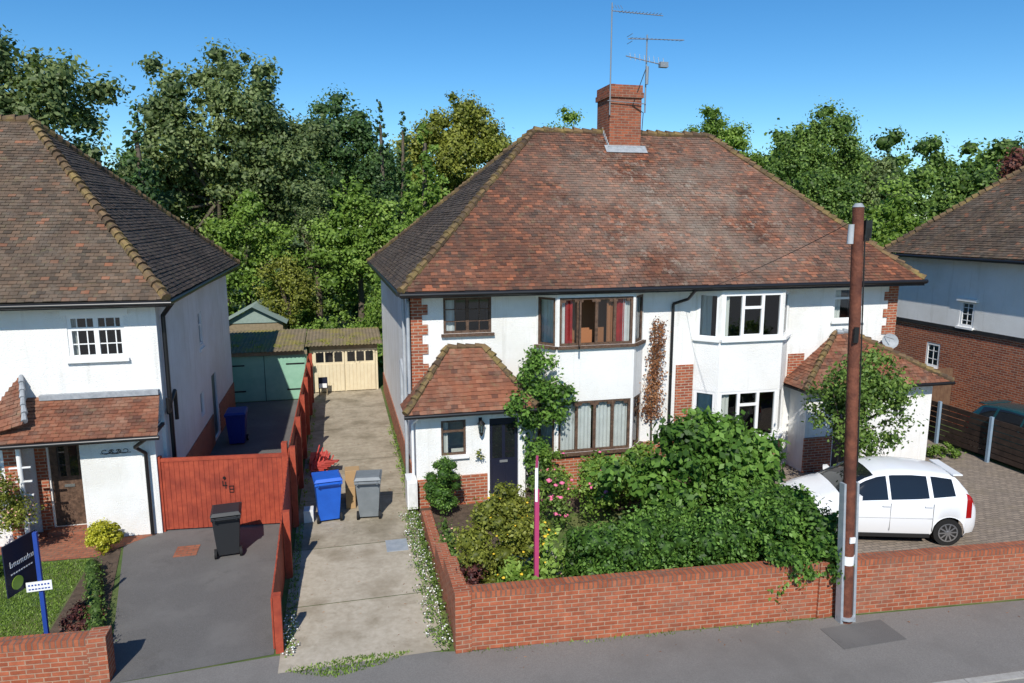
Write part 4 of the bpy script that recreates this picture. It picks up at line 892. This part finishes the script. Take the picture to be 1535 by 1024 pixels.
tree("ash_tree",-14.2,40,16.0,6.0,4,L_GREY,61,n=200,rc=.75,core=.4,dens=32)
tree("willow_tree",-6.9,47,17.6,7.2,4.5,L_GREY,62,n=340,rc=.8,low=.05,nl=14,dens=30)
conifer("pine_tree",-8.6,36,12.0,2.3,L_DARK,63)
tree("beech_tree",.6,56,15.6,5.0,4,L_DARK,64,n=170)
conifer("cypress_tree",3.1,50,14.6,1.9,L_DARK,65);conifer("cypress_tree",4.7,51,14.4,1.9,L_DARK,67)
conifer("leylandii_tree",4.3,35.5,11.7,3.1,L_LIGHT,66,leaf=.19,dens=44)
tree("sycamore_tree",10.6,60,17.2,6.0,4,L_OLIVE,68,n=200)
tree("oak_tree",20.4,64,16.4,5.8,4,L_LIGHT,69,n=140)
tree("oak_tree",40.5,55,16.4,5.6,4,L_MID,70,n=160)
tree("poplar_tree",33,60,17.3,6.2,4,L_LIGHT,71,n=180)
tree("oak_tree",47,58,13.5,5.4,4,L_GREY,72,n=120)
tree("hawthorn_tree",-4.8,41,8.4,3.2,2.4,L_LIGHT,73,leaf=.18,dens=42,n=120,rc=.5,low=.02)
tree("hazel_tree",1.1,40,8.6,3.2,2.6,L_LIGHT,74,leaf=.2,dens=36,n=130,rc=.55,low=.0)
tree("birch_tree",-1.2,42,9.2,2.0,1.8,L_GREY,79,leaf=.15,dens=40,n=90,rc=.45,low=.02,core=.3)
tree("golden_bush",-2.5,38,5.2,1.9,1.4,L_OLIVE,75,leaf=.13,dens=70,n=90,rc=.34,low=.0)
tree("elder_tree",-8.5,50,10,5,3,L_MID,76,n=120,rc=.7,low=.0)
tree("garden_tree",26.6,30,8.6,2.8,2.5,L_LIGHT,78,leaf=.2,dens=32,n=100,rc=.5,low=.05)
tree("lime_tree",31,42,11.2,4.4,3,L_MID,80,leaf=.22,dens=28,n=120,rc=.7,low=.05)
cl=[]
g=np.random.default_rng(7)
for i in range(46):
    x=-38+i*2.4+g.normal();y=68+g.normal()*3;cl+=lobed((x,y,6),(3.4,2.5,6.4+g.normal()*.8),4,30,1.1,100+i)
foliage("tree_belt",cl,.42,8.5,L_MID,core=.6,seed=30,spread=.3)
cl=[]
for i in range(44):
    x=62+i*3.6+g.normal();y=100+g.normal()*8;cl+=lobed((x,y,8.2),(4.8,3,10+g.normal()),4,26,1.6,200+i)
foliage("distant_trees",cl,.6,4.5,L_MID,core=.65,seed=31,spread=.3)
cl=[]
for i in range(30):
    x=-11+i*.75;y=(42.5 if x<-1.8 else 35.5)+1.2*math.sin(i*1.3)+g.normal()*.6;cl+=ell_clumps((x,y,1.0),(1.0,1.0,1.1+.5*math.sin(i)),16,.38,300+i)
foliage("garden_shrubbery",cl,.13,66,L_LIGHT,core=.55,seed=32)
cl=[]
for i in range(9):
    x=-3.2+i*.8;cl+=ell_clumps((x,50+g.normal(),2.6),(1.6,1.2,2.6),18,.6,500+i)
foliage("boundary_hedge",cl,.2,30,L_MID,core=.6,seed=34)
foliage("purple_tree",lobed((47.5,42,9.0),(3,3,2.8),5,60,.6,400),.25,22,L_RED,core=.5,seed=33,trunk=(47,42,0,.3,47,42,8))
# ------------------------------------------------------------ light, sky, camera
SD=Vector((-.28,-.95,0)).normalized();el=math.radians(42)
sd=Vector((SD.x*math.cos(el),SD.y*math.cos(el),math.sin(el)))
sl=bpy.data.lights.new("sun",'SUN');sl.energy=5.0;sl.angle=math.radians(.5);sl.color=(1,.955,.88)
so=bpy.data.objects.new("sun",sl);so.rotation_euler=(-sd).to_track_quat('-Z','Y').to_euler();so.location=(0,0,50);sc.collection.objects.link(so)
W=bpy.data.worlds.new("World");sc.world=W;W.use_nodes=True;nt=W.node_tree;nt.nodes.clear()
o=nt.nodes.new("ShaderNodeOutputWorld");bg=nt.nodes.new("ShaderNodeBackground");sk=nt.nodes.new("ShaderNodeTexSky");sk.sky_type='NISHITA';sk.sun_disc=False
sk.sun_elevation=el;sk.sun_rotation=math.atan2(sd.x,sd.y)%(2*math.pi);sk.air_density=.95;sk.dust_density=0.1;sk.ozone_density=3.0;sk.altitude=900
hs=nt.nodes.new("ShaderNodeHueSaturation");hs.inputs["Saturation"].default_value=1.28
mu=mix(nt,hs.outputs[0],(.82,.96,.97),1.0,'MULTIPLY')
nt.links.new(sk.outputs[0],hs.inputs["Color"]);nt.links.new(mu,bg.inputs[0]);bg.inputs[1].default_value=.145;nt.links.new(bg.outputs[0],o.inputs[0])
cd=bpy.data.cameras.new("camera");cd.lens=24.95;cd.sensor_width=36;cd.clip_end=2000;co=bpy.data.objects.new("camera",cd);co.location=(0,0,6.85);co.rotation_euler=(math.radians(80.3),0,math.radians(-13.7));sc.collection.objects.link(co);sc.camera=co
sc.view_settings.view_transform='Standard';sc.view_settings.look='None';sc.view_settings.exposure=0
